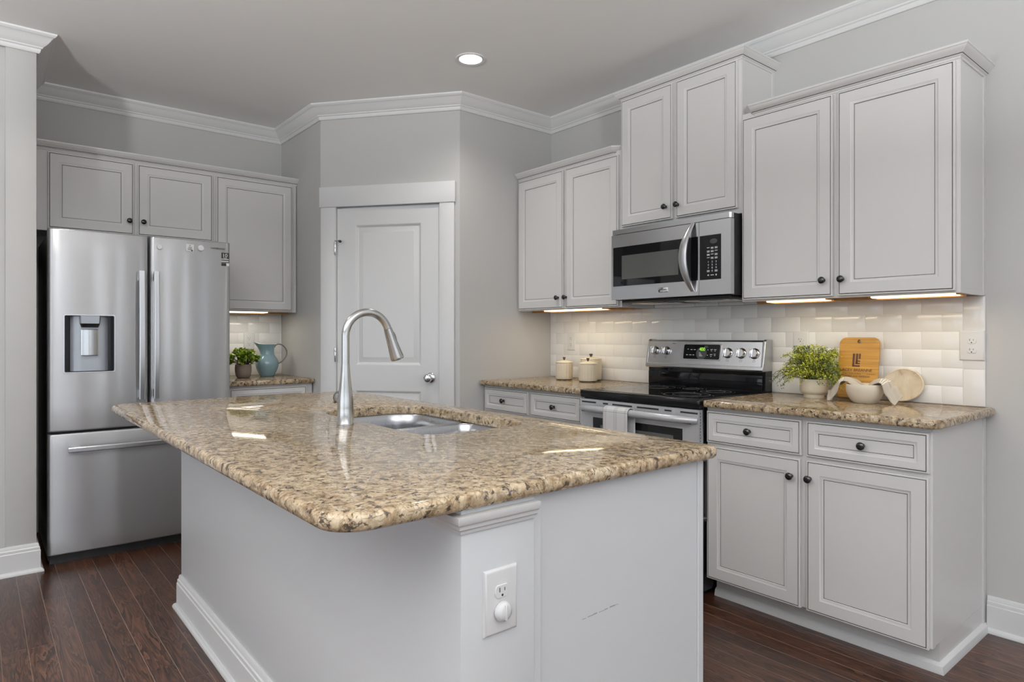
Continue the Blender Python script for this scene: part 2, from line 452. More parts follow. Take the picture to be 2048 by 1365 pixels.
def part(name, bm, mats, parent=None, smooth=40):
    me = bpy.data.meshes.new(name)
    if smooth:
        for f in bm.faces: f.smooth = True
    bm.to_mesh(me); bm.free()
    for m in (mats if isinstance(mats, (list, tuple)) else [mats]): me.materials.append(m)
    if smooth: me.set_sharp_from_angle(angle=math.radians(smooth))
    o = bpy.data.objects.new(name, me); C.objects.link(o)
    if parent: o.parent = parent
    return o
def tag(o, label, cat, group=None):
    o['label'] = label; o['category'] = cat
    if group: o['group'] = group
    return o
def thing(name, label, cat, loc=(0, 0, 0), rotz=0.0, group=None):
    o = bpy.data.objects.new(name, None); C.objects.link(o); o.empty_display_size = 0.05
    o.location = loc; o.rotation_euler = (0, 0, rotz)
    return tag(o, label, cat, group)
def struct(name, bm, mats, parent=None, smooth=40):
    o = part(name, bm, mats, parent, smooth)
    if not parent: o['kind'] = 'structure'
    return o
def nb(): return bmesh.new()
def b1(*a, **k):
    bm = nb(); box(bm, *a, **k); return bm
def text_mesh(body, size, mat4, align='CENTER', depth=0.0004):
    cu = bpy.data.curves.new('lettering', 'FONT'); cu.body = body; cu.size = size
    cu.align_x = align; cu.align_y = 'CENTER'; cu.extrude = depth
    ob = bpy.data.objects.new('lettering', cu); C.objects.link(ob)
    dg = bpy.context.evaluated_depsgraph_get()
    me = bpy.data.meshes.new_from_object(ob.evaluated_get(dg))
    bpy.data.objects.remove(ob); bpy.data.curves.remove(cu)
    bm = nb(); bm.from_mesh(me); bpy.data.meshes.remove(me)
    bmesh.ops.transform(bm, matrix=mat4, verts=bm.verts)
    return bm
FRONT = Matrix.Rotation(PI/2, 4, 'X')       # text in the xz plane, read from -y
def tmat(x, y, z, sx=1.0): return Matrix.Translation((x, y, z)) @ FRONT @ Matrix.Diagonal((sx, 1, 1, 1))
def addtext(bm, body, size, x, y, z, sx=1.0, align='CENTER'):
    t = text_mesh(body, size, tmat(x, y, z, sx), align); join(bm, t)
TOFRONT = Matrix.Rotation(PI/2, 4, 'X')     # lathe z axis -> -y

# ------------------------------------------------------------------ the room
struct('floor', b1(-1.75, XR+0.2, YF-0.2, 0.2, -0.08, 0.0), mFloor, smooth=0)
struct('ceiling', b1(-1.75, XR+0.2, YF-0.2, 0.2, CEIL, CEIL+0.1), mCeil, smooth=0)
bm = nb(); c_, w_ = WINB[0], WINB[1]/2
box(bm, 0.0, c_-w_, 0.0, 0.1, 0, CEIL); box(bm, c_+w_, XR+0.1, 0.0, 0.1, 0, CEIL); box(bm, c_-w_, c_+w_, 0.0, 0.1, WINB[3], CEIL); box(bm, c_-w_, c_+w_, 0.0, 0.1, 0, WINB[2])
struct('wall_back', bm, mWall, smooth=0)
struct('wall_left', b1(XL-0.1, XL, STY1, -1.405, 0, CEIL), mWall, smooth=0)
bm = nb()
box(bm, XL-0.1, STX, STY0, STY1, 0, CEIL, 0.004, 2)
struct('wall_stub', bm, mWall)
struct('wall_side', b1(STX-0.12, STX-0.02, YF-0.1, STY0, 0, CEIL), mWall, smooth=0)
struct('wall_pantry_left', b1(XL-0.1, PA.x, PA.y, PA.y+0.1, 0, CEIL), mWall, smooth=0)
struct('wall_pantry_right', b1(-0.1, 0.0, PB.y, 0.1, 0, CEIL), mWall, smooth=0)
DX0, DX1, DH = 0.113, 0.849, 2.062
bm = nb()
box(bm, 0, DX0, 0, 0.1, 0, CEIL); box(bm, DX1, PLEN, 0, 0.1, 0, CEIL); box(bm, DX0, DX1, 0, 0.1, DH, CEIL)
o = struct('wall_pantry_front', bm, mWall, smooth=0)
o.location = (PA.x, PA.y, 0); o.rotation_euler = (0, 0, PANG)
# walls with the invented windows, right of and behind the camera
def window_wall(name, wins, along, fixed):
    bm = nb(); lo, hi = (YF-0.1, 0.1) if along == 'y' else (STX-0.12, XR+0.1)
    def b(a0, a1, z0, z1):
        if along == 'y': box(bm, fixed, fixed+0.1, a0, a1, z0, z1)
        else: box(bm, a0, a1, fixed-0.1, fixed, z0, z1)
    cur = lo
    for (c, w, z0, z1) in sorted(wins):
        b(cur, c-w/2, 0, CEIL); b(c-w/2, c+w/2, 0, z0) if z0 > 0 else None; b(c-w/2, c+w/2, z1, CEIL); cur = c+w/2
    b(cur, hi, 0, CEIL)
    struct(name, bm, mWall, smooth=0)
window_wall('wall_right', WINR, 'y', XR)
window_wall('wall_front', WINF, 'x', YF)
k = 0
for along, wins in (('y', WINR), ('x', WINF)):
    for (c, w, z0, z1) in wins:
        k += 1; bm = nb(); fw = 0.075
        def fb(a0, a1, za, zb, d=0.02):
            if along == 'y': box(bm, XR-d, XR+0.06, a0, a1, za, zb, 0.003, 1)
            else: box(bm, a0, a1, YF-0.06, YF+d, za, zb, 0.003, 1)
        fb(c-w/2-fw, c-w/2, z0-fw, z1+fw); fb(c+w/2, c+w/2+fw, z0-fw, z1+fw)
        fb(c-w/2, c+w/2, z1, z1+fw); fb(c-w/2, c+w/2, max(0.0, z0-fw), z0, 0.05)
        fb(c-w/2, c+w/2, (z0+z1)/2-0.02, (z0+z1)/2+0.02, 0.0)
        if w > 1.0: fb(c-0.02, c+0.02, z0, z1, 0.0)
        struct('window_%d' % k, bm, mTrim)  # frame of an invented window outside the view

bm = nb(); c_, w_, z_ = WINB[0], WINB[1]/2, WINB[3]
box(bm, c_-w_-0.075, c_-w_, -0.02, 0.06, 0, z_+0.075, 0.003, 1); box(bm, c_+w_, c_+w_+0.075, -0.02, 0.06, 0, z_+0.075, 0.003, 1); box(bm, c_-w_, c_+w_, -0.02, 0.06, z_, z_+0.075, 0.003, 1); box(bm, c_-w_, c_+w_, 0.0, 0.06, 1.10, 1.14, 0.003, 1)
struct('window_%d' % (k+1), bm, mTrim)  # frame of the invented back-wall window, out of view

# crown moulding round the room
CZ = CEIL-0.092
cprof = [(0.0, CZ), (0.010, CZ), (0.014, CZ+0.006), (0.017, CZ+0.020), (0.024, CZ+0.024), (0.026, CZ+0.030), (0.034, CZ+0.036), (0.047, CZ+0.048), (0.060, CZ+0.066), (0.068, CZ+0.074), (0.073, CZ+0.076), (0.076, CZ+0.080), (0.080, CZ+0.084), (0.082, CEIL), (0.0, CEIL)]
bm = nb()
sweep(bm, [(STX, YF), (STX, STY1), (XL, STY1), (XL, PA.y), (PA.x, PA.y), (PB.x, PB.y), (0, 0), (XR, 0), (XR, YF), (STX, YF)], cprof)
struct('trim_1', bm, mTrim, smooth=28)
# baseboards
bprof = [(0.0, 0.0), (0.030, 0.0), (0.030, 0.006), (0.026, 0.014), (0.019, 0.019), (0.016, 0.020), (0.016, 0.108), (0.013, 0.111), (0.013, 0.124), (0.009, 0.128), (0.008, 0.139), (0.005, 0.145), (0.0, 0.146)]
bm = nb(); sweep(bm, [(STX, YF), (STX, STY1), (XL, STY1)], bprof); struct('baseboard_left', bm, mTrim, smooth=28)
bm = nb(); sweep(bm, [(2.615, 0), (WINB[0]-WINB[1]/2-0.076, 0)], bprof); struct('baseboard_back', bm, mTrim, smooth=28)
bm = nb(); sweep(bm, [(XR, WINR[1][0]-0.30), (XR, WINR[2][0]+WINR[2][1]/2+0.08)], bprof); struct('baseboard_right', bm, mTrim, smooth=28)

# pantry door
droot = bpy.data.objects.new('door_1', None); C.objects.link(droot); droot['kind'] = 'structure'
droot.location = (PA.x, PA.y, 0); droot.rotation_euler = (0, 0, PANG)
bm = nb()
box(bm, 0.010, DX0, -0.018, 0.0, 0, DH, 0.003, 2); box(bm, DX1, 0.942, -0.018, 0.0, 0, DH, 0.003, 2)
box(bm, 0.002, 0.950, -0.024, 0.0, DH, 2.197, 0.003, 2)
box(bm, DX0-0.006, DX0+0.006, -0.016, 0.09, 0, DH); box(bm, DX1-0.006, DX1+0.006, -0.016, 0.09, 0, DH); box(bm, DX0, DX1, 0.02, 0.09, DH-0.004, DH)
part('casing', bm, mTrim, droot)
sx0, sx1, sz0, sz1 = DX0+0.009, DX1-0.009, 0.012, 2.052
yf = 0.0
bm = nb()
pz = ((0.20, 0.842), (1.010, 1.940)); px0, px1 = 0.254, 0.714
for a, b in ((sx0, px0), (px1, sx1)): box(bm, a, b, yf, yf+0.035, sz0, sz1)
for a, b in ((sz0, pz[0][0]), (pz[0][1], pz[1][0]), (pz[1][1], sz1)): box(bm, px0, px1, yf, yf+0.035, a, b)
for a, b in pz:
    rings(bm, px0, px1, a, b, yf, [(0, 0), (0.006, 0.002), (0.012, 0.009), (0.018, 0.011), (0.050, 0.003), (0.052, 0.002)], 0.03)
part('door_leaf', bm, mTrim, droot, 25)
bm = nb()
lathe(bm, [(0.0, 0), (0.031, 0), (0.032, 0.004), (0.028, 0.008), (0.013, 0.012), (0.011, 0.028), (0.018, 0.036), (0.026, 0.046), (0.0285, 0.056), (0.025, 0.066), (0.014, 0.071), (0, 0.072)], 28, Matrix.Translation((0.778, yf, 0.932)) @ TOFRONT)
part('door_knob', bm, mChrome, droot, 50)
for z in (1.79, 1.077, 0.25):
    bm = nb()
    lathe(bm, [(0, -0.047), (0.004, -0.047), (0.006, -0.043), (0.0065, 0.043), (0.004, 0.049), (0, 0.051)], 12, Matrix.Translation((DX0+0.004, -0.018, z)))
    if z > 1.7:
        tube(bm, [(DX0+0.004, -0.020, z+0.045), (DX0+0.03, -0.030, z+0.047), (DX0+0.055, -0.045, z+0.040)], 0.004, 8)
        lathe(bm, [(0, 0), (0.009, 0), (0.009, 0.012), (0, 0.012)], 12, Matrix.Translation((DX0+0.052, -0.040, z+0.038)) @ TOFRONT, 1)
    part('hinge', bm, [mChrome, mBlackMat], droot)

# recessed ceiling lights: the one in view and unseen extras added to light the room
def downlight(x, y, label, watt=14):
    t = thing('ceiling_downlight', label, 'ceiling light', (x, y, CEIL), 0, 'recessed ceiling lights')
    bm = nb(); lathe(bm, [(0.062, 0.0), (0.064, -0.004), (0.080, -0.006), (0.083, -0.003), (0.083, 0.0)], 40); part('trim_ring', bm, mTrim, t)
    bm = nb(); lathe(bm, [(0, -0.004), (0.030, -0.0035), (0.0625, -0.002), (0.0625, 0.0), (0, 0.0)], 40); part('lens', bm, mLamp, t)
    l = bpy.data.lights.new('downlight_lamp', 'SPOT'); l.energy = watt; l.spot_size = math.radians(140); l.spot_blend = 0.9; l.shadow_soft_size = 0.06; l.color = (1.0, 0.97, 0.93)
    lo = bpy.data.objects.new('downlight_lamp', l); C.objects.link(lo); lo.parent = t; lo.location = (0, 0, -0.03)
downlight(0.498, -1.075, 'round recessed ceiling light in front of the pantry', 30)
for x, y, w_ in ((2.6, -1.2, 2), (0.15, -2.95, 36), (1.9, -3.9, 25), (3.6, -4.6, 15), (6.2, -1.6, 20), (6.2, -4.6, 20)):
    downlight(x, y, 'round recessed ceiling light farther along the ceiling', w_)

# uplights added out of view behind the camera to brighten the ceiling
def added_uplight(x, y, watt, label):
    t = thing('floor_lamp', label, 'lamp', (x, y, 0), 0, 'uplight floor lamps')
    bm = nb(); lathe(bm, [(0, 0), (0.14, 0), (0.14, 0.012), (0.03, 0.03), (0, 0.03)], 32); part('base', bm, mGun, t)
    bm = nb(); lathe(bm, [(0, 0.03), (0.012, 0.03), (0.012, 1.70), (0, 1.70)], 16); part('pole', bm, mGun, t)
    bm = nb(); lathe(bm, [(0.012, 1.69), (0.05, 1.70), (0.13, 1.745), (0.17, 1.80), (0.166, 1.80), (0.126, 1.751), (0.05, 1.708), (0, 1.706)], 36); part('shade', bm, mTrim, t)
    l = bpy.data.lights.new('uplight', 'AREA'); l.shape = 'DISK'; l.size = 0.26; l.energy = watt; l.color = (0.975, 0.99, 1.0)
    lo = bpy.data.objects.new('uplight', l); C.objects.link(lo); lo.parent = t; lo.location = (0, 0, 1.79); lo.rotation_euler = (PI, 0, 0)
added_uplight(4.6, -2.9, 275, 'white-bowl uplight floor lamp on the window side')
added_uplight(2.4, -5.1, 320, 'white-bowl uplight floor lamp nearer the refrigerator wall')

# ------------------------------------------------------------------ cabinets
def knob_bm(x, y, z, r=0.0155):
    bm = nb(); s = r/0.0155
    lathe(bm, [(0, 0), (0.009*s, 0), (0.0085*s, 0.002), (0.0055*s, 0.005), (0.0055*s, 0.011), (0.010*s, 0.015), (0.0150*s, 0.019), (0.0155*s, 0.022), (0.0135*s, 0.026), (0.007*s, 0.0285), (0, 0.029)], 22, Matrix.Translation((x, y, z)) @ TOFRONT)
    return bm
DOORR = [(0.0, 0.004), (0.0015, 0.0025), (0.0060, 0.002), (0.0088, 0.0035), (0.0098, 0.0), (0.054, 0.0), (0.057, 0.002), (0.063, 0.004), (0.066, 0.0035), (0.0673, 0.0075), (0.0691, 0.0080), (0.0699, 0.0072)]
DOORM = [0, 0, 1, 0, 0, 0, 0, 0, 0, 1, 0]
DRAWR = [(0.0, 0.004), (0.0015, 0.0025), (0.0060, 0.002), (0.0088, 0.0035), (0.0098, 0.0), (0.034, 0.0), (0.037, 0.002), (0.043, 0.004), (0.046, 0.0035), (0.0473, 0.0075), (0.0491, 0.0080), (0.0499, 0.0072)]
def leaf(name, root, x0, x1, z0, z1, yfront, knob, rr=None):
    bm = nb(); rings(bm, x0, x1, z0, z1, yfront, rr or DOORR, 0.0195, True, DOORM)
    d = part(name, bm, [mCab, mGlaze], root, 30)
    if knob: part('knob', knob_bm(knob[0], yfront, knob[1]), mKnob, d, 60)
    return d
def crown_profile(z):
    return ([(0.0, z), (0.004, z), (0.006, z+0.007), (0.012, z+0.011), (0.013, z+0.0135), (0.0140, z+0.0165), (0.019, z+0.0205), (0.027, z+0.029), (0.033, z+0.036), (0.034, z+0.039), (0.037, z+0.041), (0.038, z+0.049), (0.0, z+0.049)],
            [0, 0, 0, 0, 1, 0, 0, 0, 0, 0, 0, 0, 0])
def wall_cabinet(name, label, loc, rotz, Wd, D, H, doors, crown=None, lip=True, group='white wall cabinets'):
    t = thing(name, label, 'cabinet', loc, rotz, group)
    bm = nb()
    z0 = 0.019 if lip else 0.0
    box(bm, 0, Wd, -D, 0, z0, H, 0.001, 1)
    if lip:
        box(bm, 0, Wd, -D, -D+0.019, 0, 0.0195); box(bm, 0, 0.016, -D+0.019, 0, 0, 0.0195); box(bm, Wd-0.016, Wd, -D+0.019, 0, 0, 0.0195)
        bm.normal_update()
        for f in bm.faces:
            if f.normal.z < -0.9 and abs(f.calc_center_median().z-0.019) < 0.003: f.material_index = 1
    # scribe strips and a thin face-frame edge strip on the exposed end
    box(bm, Wd, Wd+0.004, -0.022, 0, 0, H); box(bm, Wd, Wd+0.003, -D, -D+0.022, 0, H)
    part('body', bm, [mCab, mRaw], t, 30)
    if lip: part('mounting_rail', b1(0.017, Wd-0.017, -0.200, -0.165 if rotz == 0 else -0.10, -0.010, 0.0195), mRaw, t)
    for (x0, x1, a, b, kn) in doors: leaf('door', t, x0, x1, a, b, -D-0.020, kn)
    if crown:
        pr, ms = crown_profile(H-0.022)
        bm = nb(); sweep(bm, crown, pr, ms, side=1); part('crown', bm, [mCab, mGlaze], t, 28)
    return t
D = 0.305
# range wall (local frame = world axes; origin at the lower back left corner)
UZ = 1.371; UH = 0.914
wall_cabinet('wall_cabinet', 'white two-door wall cabinet left of the microwave, above the canisters', (0.003, 0, UZ), 0, 0.922, D, UH,
    [(0.012, 0.451, 0.008, 0.886, (0.409, 0.076)), (0.473, 0.908, 0.008, 0.886, (0.482, 0.076))],
    crown=[(0.0, -D), (0.862, -D), (0.916, -D+0.054)])
wall_cabinet('wall_cabinet', 'tall white two-door wall cabinet directly above the microwave', (0.930, 0, 1.806), 0, 0.761, D, 0.776,
    [(0.006, 0.361, 0.026, 0.752, (0.322, 0.094)), (0.386, 0.745, 0.026, 0.752, (0.400, 0.094))],
    crown=[(0.0, 0.0), (0.0, -D), (0.761, -D), (0.761, 0.0)], lip=False)
wall_cabinet('wall_cabinet', 'largest white two-door wall cabinet, right of the microwave above the fern', (1.695, 0, UZ), 0, 0.908, D, UH,
    [(0.008, 0.439, 0.008, 0.886, (0.402, 0.078)), (0.461, 0.897, 0.008, 0.886, (0.482, 0.078))],
    crown=[(0.012, -D+0.054), (0.066, -D), (0.908, -D), (0.908, 0.0)])
# refrigerator wall: local x runs along +Y of the room, fronts face +X
LX = XL
wall_cabinet('wall_cabinet', 'short white two-door wall cabinet above the refrigerator', (LX, -2.951, 1.815), PI/2, 0.981, D, 0.470,
    [(0.078, 0.512, 0.014, 0.456, (0.487, 0.098)), (0.533, 0.970, 0.014, 0.456, (0.563, 0.098))], lip=False)
wall_cabinet('wall_cabinet', 'white single-door wall cabinet between the refrigerator and the pantry', (LX, -1.968, UZ), PI/2, 0.555, D, UH,
    [(0.012, 0.524, 0.008, 0.900, (0.040, 0.076))])
t = thing('cabinet_crown', 'long white crown moulding along the tops of the refrigerator-wall cabinets', 'crown moulding', (LX, -2.951, 2.285), PI/2)
pr, ms = crown_profile(-0.004)
bm = nb(); sweep(bm, [(0.0, -D-0.001), (1.538, -D-0.001), (1.538, -0.18)], pr, ms); part('moulding', bm, [mCab, mGlaze], t, 28)

def base_cabinet(name, label, loc, rotz, Wd, drawers, doors, end_right=False, BD=0.60, H=0.880):
    t = thing(name, label, 'cabinet', loc, rotz, 'white base cabinets')
    bm = nb(); TK = 0.075; TH = 0.105
    box(bm, 0, Wd, -BD, 0, TH, H, 0.001, 1)
    box(bm, 0, Wd, -BD+TK, 0, 0, TH)
    if end_right:
        box(bm, Wd-0.001, Wd+0.005, -0.030, 0, 0, H); box(bm, Wd-0.001, Wd+0.003, -BD, -BD+0.03, TH, H)
    part('body', bm, mCab, t, 30)
    for (x0, x1, a, b, kn) in drawers: leaf('drawer', t, x0, x1, a, b, -BD-0.020, kn, DRAWR)
    for (x0, x1, a, b, kn) in doors: leaf('door', t, x0, x1, a, b, -BD-0.020, kn)
    sp = [(0, 0), (0.019, 0), (0.019, 0.008), (0.014, 0.026), (0.006, 0.034), (0, 0.036)]
    bm = nb()
    path = [(0.0, -BD+TK), (Wd, -BD+TK)] + ([(Wd, 0.0)] if end_right else [])
    sweep(bm, path, sp); part('shoe_moulding', bm, mTrim, t, 28)
    return t
base_cabinet('base_cabinet', 'white base cabinet with two drawers over two doors, right of the range', (1.697, -0.003, 0), 0, 0.907,
    [(0.008, 0.446, 0.722, 0.864, (0.219, 0.793)), (0.468, 0.902, 0.722, 0.864, (0.684, 0.793))],
    [(0.008, 0.442, 0.103, 0.706, (0.407, 0.634)), (0.468, 0.902, 0.103, 0.706, (0.483, 0.634))], True)
base_cabinet('base_cabinet', 'white base cabinet under the canisters, between the pantry wall and the range', (0.004, -0.003, 0), 0, 0.924,
    [(0.022, 0.456, 0.722, 0.864, (0.225, 0.793)), (0.476, 0.902, 0.722, 0.864, (0.687, 0.793))],
    [(0.022, 0.456, 0.103, 0.706, (0.418, 0.634)), (0.476, 0.902, 0.103, 0.706, (0.514, 0.634))])
base_cabinet('base_cabinet', 'white base cabinet below the blue pitcher beside the refrigerator', (LX, -1.968, 0), PI/2, 0.555,
    [(0.010, 0.510, 0.722, 0.864, (0.260, 0.793))], [(0.010, 0.510, 0.103, 0.706, (0.05, 0.634))])

# stone worktops
def worktop(name, label, loc, rotz, w, d, rad, hole=None):
    t = thing(name, label, 'countertop', loc, rotz, 'granite countertops')
    part('slab', slab_counter(0, w, -d, 0, 0.0, 0.033, rad, hole), mGran, t, 35)
    return t
worktop('countertop', 'gold granite countertop under the canisters, left of the range', (0.002, -0.001, 0.881), 0, 0.926, 0.648, [0.012]*4)
worktop('countertop', 'gold granite countertop carrying the fern and cutting board, right of the range', (1.697, -0.001, 0.881), 0, 0.945, 0.648, [0.02, 0.045, 0.012, 0.012])
worktop('countertop', 'short granite countertop beside the refrigerator, under the blue pitcher', (LX+0.001, -1.980, 0.881), PI/2, 0.572, 0.640, [0.012]*4)

# tiled backsplashes
def tiles(bm, x0, x1, ends, z0, z1, phase, pitch=0.1544, row=0.0772):
    """tiles in courses between x0 and x1 on the plane y=0 facing -y."""
    gr = 0.0016; k = 0; z = z0
    while z < z1-0.004:
        zt = min(z+row, z1); xs = [x0]
        off = phase+(0.5*pitch if k % 2 == 0 else 0)
        n = int((x0-off)/pitch)-2
        while off+n*pitch < x1-0.006:
            if off+n*pitch > x0+0.006: xs.append(off+n*pitch)
            n += 1
        xs.append(x1)
        for a, b in zip(xs[:-1], xs[1:]):
            box(bm, a+gr/2, b-gr/2, -0.0085, -0.001, z+gr/2, zt-gr/2, 0.0022, 2)
        z = zt; k += 1
t = thing('backsplash', 'white subway tile backsplash on the range wall', 'backsplash', (0.001, -0.0005, 0.9145))
bm = nb(); tiles(bm, 0, 2.529, None, 0, 0.4555, 2.529)
for k in range(3): box(bm, 2.531, 2.606, -0.0085, -0.001, 0.0005+k*0.152, min(0.1515+k*0.152, 0.455), 0.0022, 2)
part('tile', bm, mTile, t, 30)
part('grout', b1(0, 2.607, -0.0072, -0.0002, 0, 0.4555), mGrout, t, 0)
bm = nb(); tiles(bm, 0.929, 1.693, None, 0.4565, 0.482, 2.529)
part('tile', bm, mTile, t, 30)
t = thing('backsplash', 'small white subway tile backsplash behind the blue pitcher', 'backsplash', (LX+0.0005, -1.975, 0.9145), PI/2)
bm = nb(); tiles(bm, 0, 0.568, None, 0, 0.4555, 0.553)
part('tile', bm, mTile, t, 30)
part('grout', b1(0, 0.569, -0.0072, -0.0002, 0, 0.4555), mGrout, t, 0)

# lights under the wall cabinets
def strip_light(label, loc, rotz, ln, mat, watt, col, dep=0.070):
    t = thing('under_cabinet_light', label, 'light fixture', loc, rotz, 'under-cabinet strip lights')
    bm = nb(); box(bm, -0.012, 0.0, -dep, 0, -0.004, 0.018, 0.002, 1); box(bm, ln, ln+0.012, -dep, 0, -0.004, 0.018, 0.002, 1); box(bm, 0, ln, -dep, 0, 0.012, 0.018)
    part('housing', bm, mRaw, t)
    part('lens', b1(0, ln, -dep+0.002, -0.002, -0.006, 0.012, 0.004, 2), mat, t)
    l = bpy.data.lights.new('strip_lamp', 'AREA'); l.shape = 'RECTANGLE'; l.size = ln; l.size_y = dep*0.8; l.energy = watt; l.color = col
    lo = bpy.data.objects.new('strip_lamp', l); C.objects.link(lo); lo.parent = t; lo.location = (ln/2, -dep/2, -0.0075)
WARM = (1.0, 0.84, 0.60)
strip_light('lit strip light under the cabinet above the canisters', (0.22, -0.203, 1.3705), 0, 0.52, mUC, 0.85, WARM)
strip_light('lit strip light under the largest wall cabinet, nearer the microwave', (1.80, -0.203, 1.3705), 0, 0.28, mUC, 0.56, WARM)
strip_light('lit strip light under the largest wall cabinet, at its free end', (2.27, -0.203, 1.3705), 0, 0.31, mUC, 0.56, WARM)
strip_light('lit strip light under the cabinet beside the refrigerator', (LX+0.203, -1.93, 1.3705), PI/2, 0.33, mUCw, 0.95, (1.0, 0.93, 0.82), 0.070)

# outlets
def outlet(label, loc, rotz, kind='duplex', w=0.079, h=0.124, screw=True, cap=False):
    t = thing('wall_outlet', label, 'outlet', loc, rotz, 'white wall outlets')
    bm = nb(); rings(bm, -w/2, w/2, -h/2, h/2, -0.006, [(0, 0.0055), (0.001, 0.003), (0.004, 0.0006), (0.007, 0)], 0.006)
    if screw: lathe(bm, [(0, 0), (0.003, 0), (0.0025, 0.001), (0, 0.0012)], 10, Matrix.Translation((0, -0.006, 0)) @ TOFRONT)
    part('cover_plate', bm, mWhiteP, t, 30)
    def slots(bm, zc, y):
        box(bm, -0.0075, -0.0058, y-0.0004, y+0.0002, zc-0.001, zc+0.008, mi=1); box(bm, 0.0052, 0.0067, y-0.0004, y+0.0002, zc+0.0, zc+0.0065, mi=1)
        lathe(bm, [(0, 0), (0.0024, 0), (0.0024, 0.0004), (0, 0.0004)], 10, Matrix.Translation((0, y, zc-0.0075)) @ TOFRONT, 1)
    if kind == 'duplex':
        for zc in (0.0195, -0.0195):
            bm = nb()
            ol = []
            for k in range(32):
                a = 2*PI*k/32; ol.append((0.0172*math.cos(a), max(-0.0125, min(0.0125, 0.0172*math.sin(a)))))
            loft(bm, [[(x, -0.005, zc+z) for x, z in ol], [(x, -0.0078, zc+z) for x, z in ol], [(x*0.94, -0.0086, zc+z*0.94) for x, z in ol]])
            slots(bm, zc, -0.0086)
            part('receptacle', bm, [mWhiteP, mSlot], t, 30)
    else:
        bm = nb(); box(bm, -0.0165, 0.0165, -0.0085, -0.004, -0.0335, 0.0335, 0.001, 1)
        box(bm, -0.010, 0.010, -0.0095, -0.008, -0.0035, 0.0035, 0.0004, 1)
        slots(bm, 0.020, -0.0085); slots(bm, -0.020, -0.0085)
        part('receptacle', bm, [mWhiteP, mSlot], t, 30)
    return t
outlet('white duplex outlet on the tiles behind the fern', (1.840, -0.0095, 1.166), 0)
outlet('wide white duplex outlet at the free end of the range-wall tiles', (2.563, -0.0095, 1.166), 0, w=0.090, h=0.126)
outlet('white rectangular outlet on the tiles above the canisters', (0.217, -0.0095, 1.165), 0, 'decora', w=0.077)
outlet('white rectangular outlet on the tiles behind the potted succulent', (LX+0.0095, -1.648, 1.164), PI/2, 'decora', w=0.077)

# ------------------------------------------------------------------ island
IX0, IX1, IY0, IYK, IY1 = 0.268, 2.425, -2.490, -2.306, -1.700
t = thing('kitchen_island', 'white kitchen island with a half wall facing the room', 'kitchen island', (0, 0, 0))
bm = nb(); box(bm, IX0, IX1, IY0, IYK, 0, 0.880, 0.003, 2); part('half_wall', bm, mIsl, t, 30)
bm = nb(); box(bm, IX0+0.02, IX1-0.012, IYK, IY1-0.0, 0.0, 0.62); box(bm, IX0+0.02, 1.0-0.03, IYK, IY1, 0.62, 0.880); box(bm, 1.83, IX1-0.012, IYK, IY1, 0.62, 0.880); box(bm, 0.9, 1.9, IY1-0.03, IY1, 0.62, 0.880)
box(bm, IX1-0.013, IX1-0.004, IYK-0.001, IYK+0.022, 0, 0.880, 0.002, 1)
box(bm, IX1-0.013, IX1-0.008, IY1-0.024, IY1, 0, 0.880, 0.002, 1)
part('cabinet_body', bm, mIsl, t, 30)
bm = nb()
for a, b in ((0.30, 0.74), (0.76, 1.20), (1.22, 1.76), (1.78, 2.405)):
    bx = nb(); rings(bx, a, b, 0.11, 0.865, 0.0, DOORR, 0.0195, True, DOORM)
    bmesh.ops.transform(bx, matrix=Matrix.Translation((2.704, IY1+0.0205, 0)) @ Matrix.Rotation(PI, 4, 'Z'), verts=bx.verts)
    part('door', bx, [mCab, mGlaze], t, 30)
bm.free()
bm = nb()
PX, PY = 2.389, IY1+0.0205
tube(bm, [(PX, PY+0.030, 0.700), (PX, PY+0.030, 0.874)], 0.0055, 10); tube(bm, [(PX, PY, 0.868), (PX, PY+0.030, 0.868)], 0.006, 10); tube(bm, [(PX, PY, 0.708), (PX, PY+0.030, 0.708)], 0.006, 10)
part('handle', bm, mKnob, t)
bm = nb(); sweep(bm, [(IX1, IYK), (IX1, IY0), (IX0, IY0), (IX0, IYK)], [(0, 0.836), (0.004, 0.836), (0.005, 0.842), (0.010, 0.846), (0.011, 0.853), (0.016, 0.857), (0.019, 0.864), (0.019, 0.872), (0, 0.872)], side=-1)
bmesh.ops.recalc_face_normals(bm, faces=bm.faces); part('cap_moulding', bm, mTrim, t, 28)
bm = nb(); sweep(bm, [(IX1, IYK), (IX1, IY0), (IX0, IY0), (IX0, IYK)], bprof, side=-1); part('baseboard', bm, mTrim, t, 28)
bm = nb()      # scuff on the end panel
for k in range(7):
    y = -2.155+k*0.018; box(bm, IX1-0.0122, IX1-0.0117, y, y+0.012+0.006*(k % 2), 0.578+0.0005*k, 0.5795+0.0008*(k % 3)+0.0005*k)
part('scuff_mark', bm, M('scuff_grey', (0.33, 0.33, 0.33), 0.6), t, 0)

HOLE = (1.015-0.197, 1.800-0.197, 0.575-1.100, 0.985-1.100, [0.105, 0.085, 0.085, 0.12])
t = thing('countertop', 'large granite island countertop with the sink cut into it', 'countertop', (0.197, -1.652, 0.881), 0, 'granite countertops')
part('slab', slab_counter(0, 2.245, -1.100, 0, 0, 0.033, [0.055, 0.075, 0.035, 0.035], HOLE, 0.013), mGran, t, 35)

